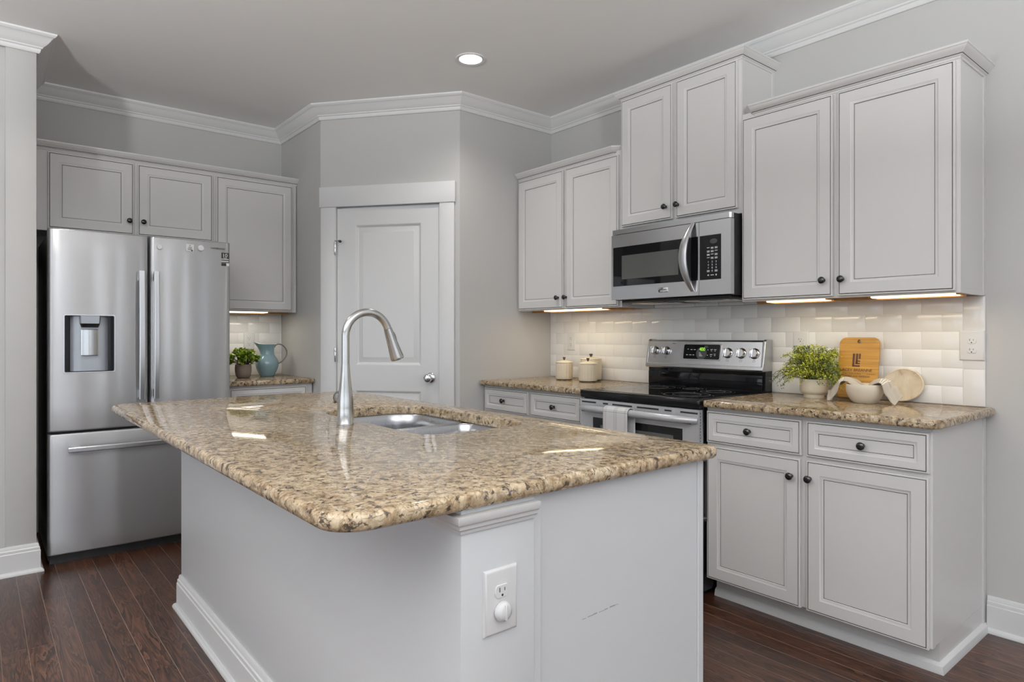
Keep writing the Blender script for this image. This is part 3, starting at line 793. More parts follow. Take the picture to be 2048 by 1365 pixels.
# undermount double sink
SX0, SX1, SY0, SY1 = 1.015, 1.800, -2.177, -1.767
t = thing('kitchen_sink', 'stainless double-bowl sink set under the island countertop', 'sink', (SX0, SY0, 0.8805))
def basin(x0, x1, y0, y1, dep, rad):
    bm = nb(); L = []
    def ring(ins, z, r): return [(x, y, z) for x, y in rrect(x0+ins, x1-ins, y0+ins, y1-ins, [max(0.004, q-ins*0.6) for q in rad], 10)]
    L.append(ring(-0.012, -0.0008, 0)); L.append(ring(-0.002, -0.0008, 0)); L.append(ring(0.002, -0.005, 0))
    for k in range(1, 5): L.append(ring(0.002+0.012*k/4, -0.005-(dep-0.04)*k/4, 0))
    for k in range(1, 6):
        a = k*PI/10; L.append(ring(0.014+0.035*(1-math.cos(a)), -dep+0.035-0.035*math.sin(a), 0))
    loft(bm, L, False, True)
    p = part('basin', bm, mSteelS, t, 50)
    s = p.modifiers.new('thickness', 'SOLIDIFY'); s.thickness = 0.0012; s.offset = -1 if False else 0
    bm = nb(); lathe(bm, [(0.0, 0.001), (0.018, 0.001), (0.022, 0.004), (0.043, 0.003), (0.044, 0.0)], 28, Matrix.Translation(((x0+x1)/2, (y0+y1)/2, -dep)))
    part('drain', bm, mChrome, p)
basin(0.008, 0.400, 0.008, 0.402, 0.205, [0.095, 0.045, 0.045, 0.11])
basin(0.428, 0.777, 0.030, 0.402, 0.185, [0.045, 0.075, 0.075, 0.045])
bm = nb(); L = [(0.400, 0.428)]
box(bm, 0.398, 0.430, 0.02, 0.395, -0.020, -0.0010, 0.004, 2); part('divider', bm, mSteelS, t)

# pull-down faucet
FX, FY = 1.413, -2.247
t = thing('kitchen_faucet', 'tall brushed nickel pull-down faucet behind the island sink', 'faucet', (FX, FY, 0.914))
bm = nb()
lathe(bm, [(0, 0), (0.0275, 0), (0.0275, 0.004), (0.0262, 0.006), (0.0262, 0.055), (0.0255, 0.075), (0.0235, 0.098), (0.0205, 0.122), (0.0175, 0.148), (0.0152, 0.172), (0.0140, 0.194), (0.0136, 0.199), (0, 0.199)], 40)
part('faucet_body', bm, mSteelF, t, 45)
bm = nb(); cy, cz, R = 0.0805, 0.292, 0.0805
pts = [(0, 0.0, 0.197), (0, 0, 0.22), (0, 0, 0.25), (0, 0, 0.27)]
a0, a1 = PI, math.radians(20)
pts += [(0, cy+R*math.cos(a0+(a1-a0)*k/22), cz+R*math.sin(a0+(a1-a0)*k/22)) for k in range(23)]
tube(bm, pts, 0.0132, 26); part('spout_tube', bm, mSteelF, t, 50)
e = Vector(pts[-1]); dirv = Vector((0, math.sin(math.radians(20)), -math.cos(math.radians(20))))
rotm = Vector((0, 0, 1)).rotation_difference(dirv).to_matrix().to_4x4()
bm = nb(); lathe(bm, [(0, -0.002), (0.0125, -0.002), (0.0125, 0.001), (0.0145, 0.002), (0.0155, 0.018), (0.0175, 0.045), (0.0205, 0.078), (0.0235, 0.106), (0.0240, 0.111), (0.0225, 0.115), (0.019, 0.115), (0.018, 0.112), (0, 0.112)], 34, Matrix.Translation(e) @ rotm)
h = part('spray_head', bm, mSteelF, t, 45)
bm = nb(); lathe(bm, [(0, 0), (0.004, 0.0), (0.0055, 0.012), (0.0055, 0.03), (0.004, 0.042), (0, 0.043)], 14, Matrix.Translation(e+dirv*0.022+Vector((0, 0.0135, 0.006))) @ rotm)
part('spray_button', bm, mBlackMat, h)
bm = nb(); mx = Matrix.Translation((-0.018, 0, 0.085)) @ Matrix.Rotation(-PI/2, 4, 'Y')
lathe(bm, [(0, 0), (0.0215, 0), (0.0215, 0.024), (0.0205, 0.026), (0, 0.026)], 28, mx); part('handle_hub', bm, mSteelF, t)
bm = nb(); lathe(bm, [(0, 0.0), (0.0208, 0.0), (0.0208, 0.006), (0.016, 0.010), (0, 0.011)], 28, Matrix.Translation((-0.0445, 0, 0.085)) @ Matrix.Rotation(-PI/2, 4, 'Y'))
tube(bm, [(-0.050, 0, 0.085), (-0.055, -0.004, 0.081), (-0.058, -0.010, 0.074), (-0.059, -0.014, 0.066)], [0.006, 0.005, 0.0045, 0.004], 10)
part('lever', bm, mGun, t)

o = outlet('white duplex outlet on the end of the island half wall', (IX1+0.0005, -2.398, 0.690), PI/2, w=0.084, h=0.128, screw=False)
t = thing('outlet_safety_plug', 'round white safety plug in the lower socket of the island outlet', 'outlet plug', (IX1+0.0092, -2.398, 0.6705), PI/2)
bm = nb(); lathe(bm, [(0, 0), (0.0195, 0), (0.0195, 0.003), (0.0175, 0.0085), (0.010, 0.0115), (0, 0.012)], 28, Matrix.Rotation(PI/2, 4, 'X'))
part('cap', bm, mWhiteP, t, 50)
part('grip', b1(-0.0018, 0.0018, -0.0150, -0.008, -0.015, 0.015, 0.0008, 1), mWhiteP, t)

# ------------------------------------------------------------------ refrigerator
FRX, FRY = -1.455, -2.905
FR = thing('refrigerator', 'stainless steel french-door refrigerator with a dispenser in its left door', 'refrigerator', (FRX, FRY, 0), PI/2)
FWD = 0.905; FG = 0.467
def lin(a, b, n): return [a+(b-a)*i/n for i in range(n+1)]
def ffront(x, a, b, y0=-0.757, bow=0.010, r=0.022):
    u = (x-a)/(b-a)*2-1; y = y0+bow*u*u
    d = min(x-a, b-x)
    if d < r: y += r-math.sqrt(max(0.0, r*r-(r-d)**2))
    return y
def curved_door(x0, x1, z0, z1, yb, hole=None):
    bm = nb(); r = 0.022
    xs = [x0+r*(1-math.cos(k*PI/16)) for k in range(9)]
    xe = [x1-r*(1-math.cos(k*PI/16)) for k in range(8, -1, -1)]
    mid = lin(x0+r, x1-r, 14)[1:-1]
    zs = [z0, z0+0.003, z0+0.008]; ze = [z1-0.008, z1-0.003, z1]
    zm = lin(z0+0.008, z1-0.008, 8)[1:-1]
    if hole:
        mid = sorted([m for m in mid if abs(m-hole[0]) > 0.012 and abs(m-hole[1]) > 0.012]+[hole[0], hole[1]])
        zm = sorted([m for m in zm if abs(m-hole[2]) > 0.03 and abs(m-hole[3]) > 0.03]+[hole[2], hole[3]])
    X = xs+mid+xe; Z = zs+zm+ze
    def yy(x, z):
        d = min(z-z0, z1-z); e = 0.0 if d > 0.0079 else (0.0012 if d > 0.002 else 0.005)
        return ffront(x, x0, x1)+e
    V = [[bm.verts.new((x, yy(x, z), z)) for x in X] for z in Z]
    for j in range(len(Z)-1):
        for i in range(len(X)-1):
            if hole and hole[0]-1e-6 <= X[i] and X[i+1] <= hole[1]+1e-6 and hole[2]-1e-6 <= Z[j] and Z[j+1] <= hole[3]+1e-6: continue
            bm.faces.new((V[j][i], V[j][i+1], V[j+1][i+1], V[j+1][i]))
    Bk = [[bm.verts.new((x, yb, z)) for x in X] for z in (z0, z1)]
    n = len(X)
    for row, bk in ((V[0], Bk[0]), (V[-1], Bk[1])):
        for i in range(n-1): bm.faces.new((row[i], bk[i], bk[i+1], row[i+1]))
    for i in (0, n-1):
        bm.faces.new([V[j][i] for j in range(len(Z))]+[Bk[1][i], Bk[0][i]])
    for i in range(n-1): bm.faces.new((Bk[0][i], Bk[1][i], Bk[1][i+1], Bk[0][i+1]))
    bmesh.ops.recalc_face_normals(bm, faces=bm.faces)
    return bm
mFrSide = M('fridge_side_charcoal', (0.018, 0.018, 0.019), 0.4)
bm = nb(); box(bm, 0.004, FWD-0.004, -0.672, 0, 0.012, 1.745, 0.003, 1); box(bm, 0.01, FWD-0.01, -0.70, -0.60, 0.0, 0.050); box(bm, 0.012, FWD-0.012, -0.684, -0.67, 0.05, 1.74)
part('cabinet_shell', bm, mFrSide, FR)
for x in (0.05, FWD-0.05): part('hinge_cover', b1(x-0.04, x+0.04, -0.72, -0.56, 1.745, 1.772, 0.006, 2), mBlackMat, FR)
hole = (0.068, 0.298, 1.010, 1.316)
dl = part('door', curved_door(0.0, FG-0.004, 0.702, 1.768, -0.684, hole), mSteel, FR, 50)
dr = part('door', curved_door(FG+0.004, FWD, 0.702, 1.768, -0.684), mSteel, FR, 50)
fz = part('freezer_drawer', curved_door(0.0, FWD, 0.055, 0.688, -0.684), mSteel, FR, 50)
def bar_handle(p, x, z0, z1):
    bm = nb(); n = 14; L = []
    for k in range(n+1):
        t_ = k/n; z = z0+(z1-z0)*t_; bow = 0.010*(1-(2*t_-1)**2); y = -0.800-bow
        L.append([(x-0.014, y+0.016, z), (x-0.014, y+0.003, z), (x-0.010, y, z), (x+0.010, y, z), (x+0.014, y+0.003, z), (x+0.014, y+0.016, z)])
    loft(bm, L)
    for zz in (z0+0.03, z1-0.03): box(bm, x-0.010, x+0.010, -0.80, -0.742, zz-0.022, zz+0.022, 0.002, 1)
    part('handle', bm, mHandle, p, 35)
bar_handle(dl, 0.424, 0.852, 1.566); bar_handle(dr, 0.496, 0.852, 1.566)
bm = nb(); L = []
for k in range(15):
    t_ = k/14; x = 0.085+(FWD-0.17)*t_; y = -0.800-0.012*(1-(2*t_-1)**2); z = 0.606
    L.append([(x, y+0.016, z-0.013), (x, y+0.003, z-0.013), (x, y, z-0.009), (x, y, z+0.009), (x, y+0.003, z+0.013), (x, y+0.016, z+0.013)])
loft(bm, L)
for xx in (0.12, FWD-0.12): box(bm, xx-0.022, xx+0.022, -0.80, -0.742, 0.597, 0.615, 0.002, 1)
part('handle', bm, mHandle, fz, 35)
# water and ice dispenser
bm = nb(); hx0, hx1, hz0, hz1 = hole
rim = [(x, z) for x, z in rrect(hx0-0.003, hx1+0.003, hz0-0.003, hz1+0.003, 0.008, 4)]
rin = [(x, z) for x, z in rrect(hx0+0.003, hx1-0.003, hz0+0.003, hz1-0.003, 0.006, 4)]
def fy(x): return ffront(x, 0.0, FG-0.004)
loft(bm, [[(x, fy(x)+0.004, z) for x, z in rim], [(x, fy(x)-0.0025, z) for x, z in rim], [(x, fy(x)-0.0025, z) for x, z in rin], [(x, fy(x)+0.012, z) for x, z in rin]], False, False)
disp = part('dispenser_frame', bm, mHandle, dl, 40)
bm = nb(); yb = -0.690
for a, b_, c, d in ((hx0, hx0+0.004, hz0, hz1), (hx1-0.004, hx1, hz0, hz1), (hx0, hx1, hz0, hz0+0.004), (hx0, hx1, hz1-0.004, hz1)): box(bm, a, b_, -0.748, yb, c, d)
box(bm, hx0, hx1, yb, yb+0.004, hz0, hz1)
part('dispenser_well', bm, mBlack, dl, 0)
bm = nb(); L = []
for z in (hz0+0.006, hz1-0.006):
    ro = []
    for k in range(13):
        u = -1+k/6; x = (hx0+hx1)/2+0.002+0.086*u; ro.append((x, -0.712-0.022*(1-u**6)*1.0, z))
    ro += [(hx1-0.030, -0.695, z), (hx0+0.032, -0.695, z)]; L.append(ro)
loft(bm, L); part('dispenser_back', bm, mFacia, dl, 40)
nx0, nx1 = hx0+0.068, hx0+0.167
bm = nb()
L = []
for z, s, dy in ((hz1-0.004, 1.0, 0.0), (hz1-0.045, 0.94, 0.002), (hz1-0.047, 0.92, 0.006), (hz1-0.066, 0.78, 0.010)):
    cx = (nx0+nx1)/2; hw = (nx1-nx0)/2*s
    L.append([(cx-hw, -0.720, z), (cx-hw, -0.746+dy, z), (cx-hw*0.85, -0.756+dy, z), (cx+hw*0.85, -0.756+dy, z), (cx+hw, -0.746+dy, z), (cx+hw, -0.720, z)])
loft(bm, L, mats=[0, 1, 1]); part('dispenser_nozzle', bm, [mFacia, mBlack], dl, 40)
bm = nb(); L = []
for z in (1.098, 1.101, 1.237, 1.240):
    q = 0.003 if z in (1.098, 1.240) else 0
    L.append([(0.145+q, -0.732, z), (0.145+q, -0.741, z), (0.155, -0.747+q, z), (0.184, -0.749+q, z), (0.213, -0.747+q, z), (0.223-q, -0.741, z), (0.223-q, -0.732, z)])
loft(bm, L); part('dispenser_paddle', bm, mPaddle, dl, 30)
# maker's lettering and energy sticker on the right door
def gy(x): return ffront(x, FG+0.004, FWD)
bm = nb(); addtext(bm, 'SAMSUNG', 0.016, 0.830, gy(0.788)-0.0008, 1.727, 1.1); part('lettering', bm, mGreyP, dr, 0)
bm = nb(); sx = 0.8505; y = gy(0.873)-0.0012
def qx(bm, a, b_, c, d, mi, off=0.0): box(bm, a, b_, y-0.0004-off, y+0.012, c, d, 0, 1, mi)
qx(bm, 0.8480, 0.8955, 1.646, 1.706, 0)
for zc, hh in ((1.6665, 0.0022), (1.6560, 0.0018), (1.6515, 0.0014)): qx(bm, 0.8505, 0.893, zc-hh, zc+hh, 1, 0.0003)
qx(bm, 0.8480, 0.8635, 1.626, 1.643, 0); qx(bm, 0.8640, 0.8795, 1.626, 1.643, 0); qx(bm, 0.8800, 0.8955, 1.626, 1.643, 1)
t2 = text_mesh('10', 0.030, tmat(0.8715, y-0.0009, 1.688, 1.0)); t3 = text_mesh('YEAR', 0.009, tmat(0.8715, y-0.0009, 1.6735, 1.0))
for q in (t2, t3):
    for f in q.faces: f.material_index = 1
    join(bm, q)
part('sticker', bm, [mInk, mPrint], dr, 0)
def onfridge(x, z): return (FRX-gy(x)+0.0003, FRY+x, z)
t = thing('fridge_magnet', 'round white magnet nearest the gap between the refrigerator doors', 'magnet', onfridge(0.5185, 1.711), PI/2)
bm = nb(); lathe(bm, [(0, 0), (0.015, 0), (0.015, 0.006), (0.0135, 0.008), (0, 0.008)], 26, TOFRONT); part('disc', bm, mWhiteP, t)
t = thing('fridge_magnet', 'round white magnet just right of the little square note magnet', 'magnet', onfridge(0.7345, 1.7215), PI/2)
bm = nb(); lathe(bm, [(0, 0), (0.017, 0), (0.017, 0.010), (0.0155, 0.012), (0, 0.012)], 26, TOFRONT); part('disc', bm, mWhiteP, t)
t = thing('fridge_magnet', 'small square white note magnet with dark writing on the refrigerator', 'magnet', onfridge(0.6760, 1.7185), PI/2)
bm = nb(); box(bm, -0.021, 0.021, -0.003, 0, -0.021, 0.021, 0.0006, 1)
bmesh.ops.rotate(bm, verts=bm.verts, matrix=Matrix.Rotation(0.05, 3, 'Y'), cent=(0, 0, 0)); part('tile', bm, mWhiteP, t)
bm = nb(); addtext(bm, 'K', 0.012, 0.0, -0.0036, 0.011); addtext(bm, 'LINK', 0.010, 0, -0.0036, 0.0); addtext(bm, 'NEED', 0.010, 0, -0.0036, -0.010)
box(bm, 0.006, 0.015, -0.0034, -0.003, -0.020, -0.013); part('writing', bm, mInk, t, 0)

# ------------------------------------------------------------------ over-the-range microwave
MX0 = 0.933; MWD = 0.757; MZ = 1.398; MH = 0.404
t = thing('microwave', 'stainless over-the-range microwave under the tall wall cabinet', 'microwave', (MX0, 0, MZ))
MF = -0.400
bm = nb(); box(bm, 0.002, MWD-0.002, MF+0.032, -0.012, 0.008, MH, 0.002, 1); box(bm, 0.03, MWD-0.03, MF+0.05, -0.02, -0.006, 0.008, 0.004, 1)
part('body', bm, mBlackMat, t)
bm = nb(); box(bm, 0.06, 0.30, -0.30, -0.10, -0.012, -0.005, 0.003, 1); box(bm, 0.42, 0.68, -0.30, -0.10, -0.012, -0.005, 0.003, 1); part('vent_filter', bm, mSteelH, t)
bm = nb(); sweep(bm, [(0.0, MF+0.028), (0.0, MF+0.008), (0.008, MF), (MWD-0.008, MF), (MWD, MF+0.008), (MWD, MF+0.028)], [(0, MH-0.026), (0.0, MH), (-0.02, MH), (-0.02, MH-0.026)], side=1); part('top_vent_strip', bm, mSteelH, t, 30)
DXR = 0.580
bm = nb(); yd = MF
def panel_hole(bm, x0, x1, z0, z1, a, b_, c, d, yf, th):
    """flat panel with a rectangular opening, built as four joined bars."""
    X = [x0, a, b_, x1]; Z = [z0, c, d, z1]
    tb = bmesh.new(); F = [[tb.verts.new((x, yf, z)) for x in X] for z in Z]; Bk = [[tb.verts.new((x, yf+th, z)) for x in X] for z in Z]
    for j in range(3):
        for i in range(3):
            if i == 1 and j == 1: continue
            tb.faces.new((F[j][i], F[j][i+1], F[j+1][i+1], F[j+1][i])); tb.faces.new((Bk[j][i], Bk[j+1][i], Bk[j+1][i+1], Bk[j][i+1]))
    for i in range(3):
        tb.faces.new((F[0][i], Bk[0][i], Bk[0][i+1], F[0][i+1])); tb.faces.new((F[3][i], F[3][i+1], Bk[3][i+1], Bk[3][i]))
        tb.faces.new((F[i][0], F[i+1][0], Bk[i+1][0], Bk[i][0])); tb.faces.new((F[i][3], Bk[i][3], Bk[i+1][3], F[i+1][3]))
    tb.faces.new((F[1][1], F[1][2], Bk[1][2], Bk[1][1])); tb.faces.new((F[2][1], Bk[2][1], Bk[2][2], F[2][2]))
    tb.faces.new((F[1][1], Bk[1][1], Bk[2][1], F[2][1])); tb.faces.new((F[1][2], F[2][2], Bk[2][2], Bk[1][2]))
    bmesh.ops.recalc_face_normals(tb, faces=tb.faces); join(bm, tb)
wz0, wz1 = 0.085, 0.305
panel_hole(bm, 0.0, DXR-0.001, 0.010, MH-0.029, 0.012, DXR-0.001-0.004, wz0, wz1, yd, 0.030)
door = part('door', bm, mSteelH, t, 0)
part('window', b1(0.012, DXR-0.005, yd+0.001, yd+0.02, wz0, wz1), mBlackG, door, 0)
part('window_screen', b1(0.075, 0.455, yd+0.0004, yd+0.0012, wz0+0.038, wz1-0.050), mScreenGlass, door, 0)
bm = nb(); L = []
for k in range(21):
    t_ = k/20; z = 0.030+0.345*t_; s = 1-(2*t_-1)**2; x = 0.548-0.030*s; y = yd-0.012-0.045*s; hw = 0.010+0.012*s
    L.append([(x-hw, y+0.010, z), (x-hw, y+0.002, z), (x-hw*0.5, y-0.002, z), (x+hw*0.5, y-0.002, z), (x+hw, y+0.002, z), (x+hw, y+0.010, z)])
loft(bm, L); part('handle', bm, mHandle, door, 40)
bm = nb(); box(bm, 0.330, 0.392, yd-0.004, yd, 0.036, 0.062, 0.002, 2); part('badge', bm, mChrome, door)
bm = nb(); addtext(bm, 'FRIGIDAIRE', 0.0085, 0.361, yd-0.0045, 0.050, 1.0); part('badge_lettering', bm, mGreyP, door, 0)
bm = nb(); panel_hole(bm, DXR+0.001, MWD, 0.010, MH-0.029, DXR+0.004, 0.705, wz0, wz1, yd, 0.030)
cp = part('control_panel', bm, mSteelH, t, 0)
part('keypad_glass', b1(DXR+0.004, 0.705, yd-0.0006, yd+0.02, wz0, wz1, 0.0004, 1), mBlackG, cp, 0)
bm = nb(); xs = (0.634, 0.656, 0.678); yk = yd-0.0010
zt = wz1-0.062
for r in range(4):
    for c, x in enumerate(xs):
        for q in range(2 if (r+c) % 3 else 1):
            box(bm, x-0.0075, x+0.0075, yk-0.0003, yk+0.0005, zt-r*0.0165-q*0.005-0.0014, zt-r*0.0165-q*0.005+0.0014)
for r, row in enumerate((('1', '2', '3'), ('4', '5', '6'), ('7', '8', '9'))):
    for c, ch in enumerate(row): addtext(bm, ch, 0.0125, xs[c], yk, zt-0.071-r*0.0150)
addtext(bm, '0', 0.0125, xs[1], yk, zt-0.116)
for c in (0, 2):
    for q in range(2): box(bm, xs[c]-0.0075, xs[c]+0.0075, yk-0.0003, yk+0.0005, zt-0.1135-q*0.005-0.0014, zt-0.1135-q*0.005+0.0014)
box(bm, xs[0]-0.004, xs[0]+0.004, yk-0.0003, yk+0.0005, zt-0.139, zt-0.133); box(bm, xs[1]-0.009, xs[1]+0.009, yk-0.0003, yk+0.0005, zt-0.1375, zt-0.1345); box(bm, xs[2]-0.003, xs[2]+0.003, yk-0.0003, yk+0.0005, zt-0.140, zt-0.132)
part('key_printing', bm, mPrint, cp, 0)
bm = nb(); lathe(bm, [(0, 0), (0.020, 0), (0.021, 0.0006), (0, 0.0008)], 26, Matrix.Translation((0.664, yk, wz1-0.032)) @ TOFRONT @ Matrix.Diagonal((1, 0.6, 1, 1))); part('display', bm, mGreyP, cp, 0)

# ------------------------------------------------------------------ electric range
RX0 = 0.936; RW = 0.754
t = thing('range', 'freestanding electric range with black glass cooktop between the base cabinets', 'range', (RX0, 0, 0))
part('body', b1(0.002, RW-0.002, -0.625, -0.012, 0.03, 0.885, 0.002, 1), mBlack, t)
bm = nb(); box(bm, 0.03, RW-0.03, -0.58, -0.10, 0.0, 0.03); part('base', bm, mBlackMat, t)
bm = nb(); box(bm, -0.001, RW+0.001, -0.660, -0.030, 0.872, 0.914, 0.010, 3); ck = part('cooktop', bm, mBlack, t, 40)
bm = nb(); box(bm, 0.018, RW-0.018, -0.630, -0.085, 0.9132, 0.9158, 0.001, 1); gl = part('glass_top', bm, mBlackG, ck, 30)
for x, y, r in ((0.19, -0.485, 0.078), (0.19, -0.235, 0.100), (0.565, -0.485, 0.112), (0.565, -0.235, 0.078), (0.38, -0.17, 0.055)):
    bm = nb()
    for q in (r, r*0.62):
        n = 56; L = []
        for rr, zz in ((q, 0.9159), (q, 0.9161), (q-0.0016, 0.9161), (q-0.0016, 0.9159)): L.append([(x+rr*math.cos(2*PI*k/n), y+rr*math.sin(2*PI*k/n), zz) for k in range(n)])
        loft(bm, L, False, False)
    for a in (0.3, 1.9, 3.4): lathe(bm, [(0.003, 0.9159), (0.003, 0.9162), (0, 0.9162)], 8, Matrix.Translation((x+(r+0.018)*math.cos(a), y+(r+0.018)*math.sin(a), 0)))
    part('burner_ring', bm, M('burner_print', (0.30, 0.30, 0.30), 0.4), gl, 0)
# back guard, leaning back a little
bm = nb()
gx0, gx1 = 0.008, RW-0.004
L = []
for y, z in ((-0.100, 1.026), (-0.104, 1.034), (-0.078, 1.172), (-0.066, 1.181), (-0.016, 1.181), (-0.016, 1.026)): L.append((y, z))
def yz_prism(bm, x0, x1, poly, mi=0, bev=0.0):
    tb = bmesh.new(); A = [tb.verts.new((x0, y, z)) for y, z in poly]; B = [tb.verts.new((x1, y, z)) for y, z in poly]; n = len(poly)
    for i in range(n): j = (i+1) % n; tb.faces.new((A[i], A[j], B[j], B[i]))
    tb.faces.new(list(reversed(A))); tb.faces.new(B)
    bmesh.ops.recalc_face_normals(tb, faces=tb.faces)
    if bev: bmesh.ops.bevel(tb, geom=[e for e in tb.edges if abs((e.verts[0].co-e.verts[1].co).x) < 1e-6], offset=bev, segments=3, affect='EDGES', profile=0.5)
    for f in tb.faces: f.material_index = mi
    join(bm, tb)
yz_prism(bm, gx0, gx1, L, 0, 0.006)
bgp = part('back_guard', bm, mSteelH, t, 35)
GN = Vector((0, -0.138, -0.026)).normalized(); ang = math.atan2(0.026, 0.138)
def gp(x, z, out=0.0):
    y = -0.104+0.026*(z-1.034)/0.138; return (x, y-out*math.cos(ang), z+out*math.sin(ang)*1.0)
GROT = Matrix.Rotation(-ang, 4, 'X')
def gm(x, z, out=0.0): return Matrix.Translation(gp(x, z, out)) @ GROT
bm = nb(); yz_prism(bm, gx0-0.004, gx1+0.004, [(-0.106, 1.020), (-0.110, 1.028), (-0.107, 1.044), (-0.098, 1.046), (-0.016, 1.046), (-0.016, 1.020)], 0, 0.004); part('lower_trim', bm, mHandle, bgp, 35)
for a, b_ in ((gx1-0.012, gx1+0.006), (gx0-0.006, gx0+0.008)):
    bm = nb(); yz_prism(bm, a, b_, [(-0.106, 1.030), (-0.080, 1.176), (-0.068, 1.185), (-0.016, 1.185), (-0.016, 1.026)], 0, 0.004); part('end_cap', bm, mHandle, bgp, 35)
bm = nb(); box(bm, gx0, gx1+0.003, -0.080, -0.014, 0.905, 1.024); box(bm, gx0+0.004, gx1-0.008, -0.090, -0.078, 0.922, 1.000, 0.004, 2); part('black_riser', bm, mBlackG, bgp, 30)
bm = nb(); dw, dh = 0.122, 0.047
ol = rrect(-dw, dw, -dh, dh, 0.012, 5); oi = rrect(-dw+0.006, dw-0.006, -dh+0.006, dh-0.006, 0.008, 5)
tb = nb(); loft(tb, [[(x, 0.0, z) for x, z in ol], [(x, -0.004, z) for x, z in ol], [(x, -0.004, z) for x, z in oi], [(x, 0.002, z) for x, z in oi]], False, False); join(bm, tb, gm(0.381, 1.115)); dp = part('display_frame', bm, mHandle, bgp, 40)
bm = nb(); tb = nb(); loft(tb, [[(x, 0.0, z) for x, z in oi], [(x, -0.0025, z) for x, z in oi]]); join(bm, tb, gm(0.381, 1.115)); part('display_glass', bm, mBlackG, dp, 0)
bm = nb(); tb = nb(); pts = [(0.034*math.cos(a), 0.034*math.sin(a)-0.008) for a in [2*PI*k/30 for k in range(30)]]
loft(tb, [[(x, -0.0024, max(-0.039, z)) for x, z in pts], [(x, -0.0028, max(-0.039, z)) for x, z in pts]])
box(tb, 0.016, 0.040, -0.0028, -0.0024, 0.022, 0.036); join(bm, tb, gm(0.381, 1.115)); part('display_patch', bm, mGreyP, dp, 0)
bm = nb(); tb = text_mesh('400', 0.027, tmat(0.004, -0.0032, 0.014, 0.92)); join(bm, tb, gm(0.381, 1.115)); part('clock_digits', bm, mGreen, dp, 0)
for x, z, w_ in ((-0.088, 0.014, 0.004), (-0.066, 0.012, 0.006), (-0.044, 0.012, 0.006), (-0.092, -0.018, 0.006), (-0.070, -0.018, 0.007), (-0.050, -0.018, 0.005), (0.040, 0.012, 0.003), (0.063, 0.014, 0.007), (0.086, 0.014, 0.007), (0.063, 0.006, 0.003), (0.086, 0.006, 0.003), (0.040, -0.018, 0.003), (0.063, -0.014, 0.007), (0.063, -0.024, 0.003), (0.086, -0.012, 0.005), (0.086, -0.019, 0.004), (-0.010, -0.006, 0.005), (-0.006, -0.014, 0.008), (-0.002, -0.022, 0.011)):
    bm = nb(); tb = nb(); box(tb, x-w_, x+w_, -0.0033, -0.0024, z-0.0016, z+0.0016); join(bm, tb, gm(0.381, 1.115)); part('touch_symbol', bm, mPrint, dp, 0)
for x, r, zc in ((0.062, 0.0205, 1.118), (0.143, 0.0205, 1.118), (0.545, 0.0240, 1.112), (0.624, 0.0240, 1.112), (0.699, 0.0240, 1.112)):
    bm = nb(); tb = nb()
    lathe(tb, [(0, 0), (r+0.003, 0), (r+0.003, 0.002), (r, 0.004), (r*0.96, 0.016), (r*0.86, 0.019), (0, 0.019)], 30, TOFRONT)
    for k in range(3): box(tb, r*(-0.62+0.34*k)-0.0028, r*(-0.62+0.34*k)+0.0028, -0.027+0.004*k, -0.012, -r*0.92, r*0.92, 0.002, 2)
    join(bm, tb, gm(x, zc)); kn = part('control_knob', bm, mChrome, bgp, 40)
    bm = nb(); tb = nb()
    lathe(tb, [(r+0.003, 0), (r+0.0045, 0), (r+0.0045, 0.0012), (r+0.003, 0.0012)], 30, TOFRONT)
    for a in range(0, 360, 45):
        rr = r+0.009; box(tb, rr*math.sin(math.radians(a))-0.0013, rr*math.sin(math.radians(a))+0.0013, -0.0004, 0.0004, rr*math.cos(math.radians(a))-0.0008, rr*math.cos(math.radians(a))+0.0008)
    for (a, b_, c, d) in ((-0.006, 0.006, -0.0365-r*0.35, -0.0357-r*0.35), (-0.006, 0.006, -0.0275-r*0.35, -0.0267-r*0.35), (-0.006, -0.0052, -0.0365-r*0.35, -0.0267-r*0.35), (0.0052, 0.006, -0.0365-r*0.35, -0.0267-r*0.35)): box(tb, a, b_, -0.0004, 0.0004, c, d)
    join(bm, tb, gm(x, zc)); part('dial_marks', bm, mInk, bgp, 0)
bm = nb(); tb = nb(); box(tb, 0.180, 0.202, -0.0005, 0.0003, -0.001, 0.001); join(bm, tb, gm(0, 1.160)); part('maker_mark', bm, mInk, bgp, 0)
# oven door
OY = -0.655
bm = nb(); panel_hole(bm, 0.004, RW-0.004, 0.245, 0.866, 0.092, RW-0.092, 0.36, 0.772, OY, 0.034); od = part('oven_door', bm, mHandleP, t, 0)
bm = nb(); box(bm, 0.092, RW-0.092, OY+0.002, OY+0.03, 0.36, 0.772); part('oven_window', bm, mGlass, od, 0)
bm = nb(); box(bm, 0.145, RW-0.145, OY+0.0012, OY+0.0022, 0.42, 0.735); part('window_screen', bm, mScreenGlass, od, 0)
for a, b_ in ((0.012, 0.115), (0.165, 0.200), (0.230, 0.360), (0.392, 0.525), (0.560, 0.600), (0.650, 0.745)): part('vent_slot', b1(a, b_, OY-0.0008, OY+0.004, 0.846, 0.854), mSlot, od, 0)
bm = nb(); pts = []; rad = []
for k in range(25):
    t_ = k/24; x = 0.010+(RW-0.020)*t_; u = 2*t_-1; y = OY-0.052+0.050*abs(u)**5; pts.append((x, y, 0.822-0.004*abs(u)**4)); rad.append(0.0195-0.006*abs(u)**6)
tube(bm, pts, rad, 18); part('handle', bm, mHandleP, od, 60)
for a, b_ in ((0.010, 0.080), (RW-0.11, RW-0.045)): part('handle_gap', b1(a, b_, OY-0.0008, OY+0.002, 0.797, 0.801), mSlot, od, 0)
part('storage_drawer', b1(0.004, RW-0.004, OY, -0.625, 0.055, 0.238, 0.004, 2), mHandleP, t)
bm = nb()
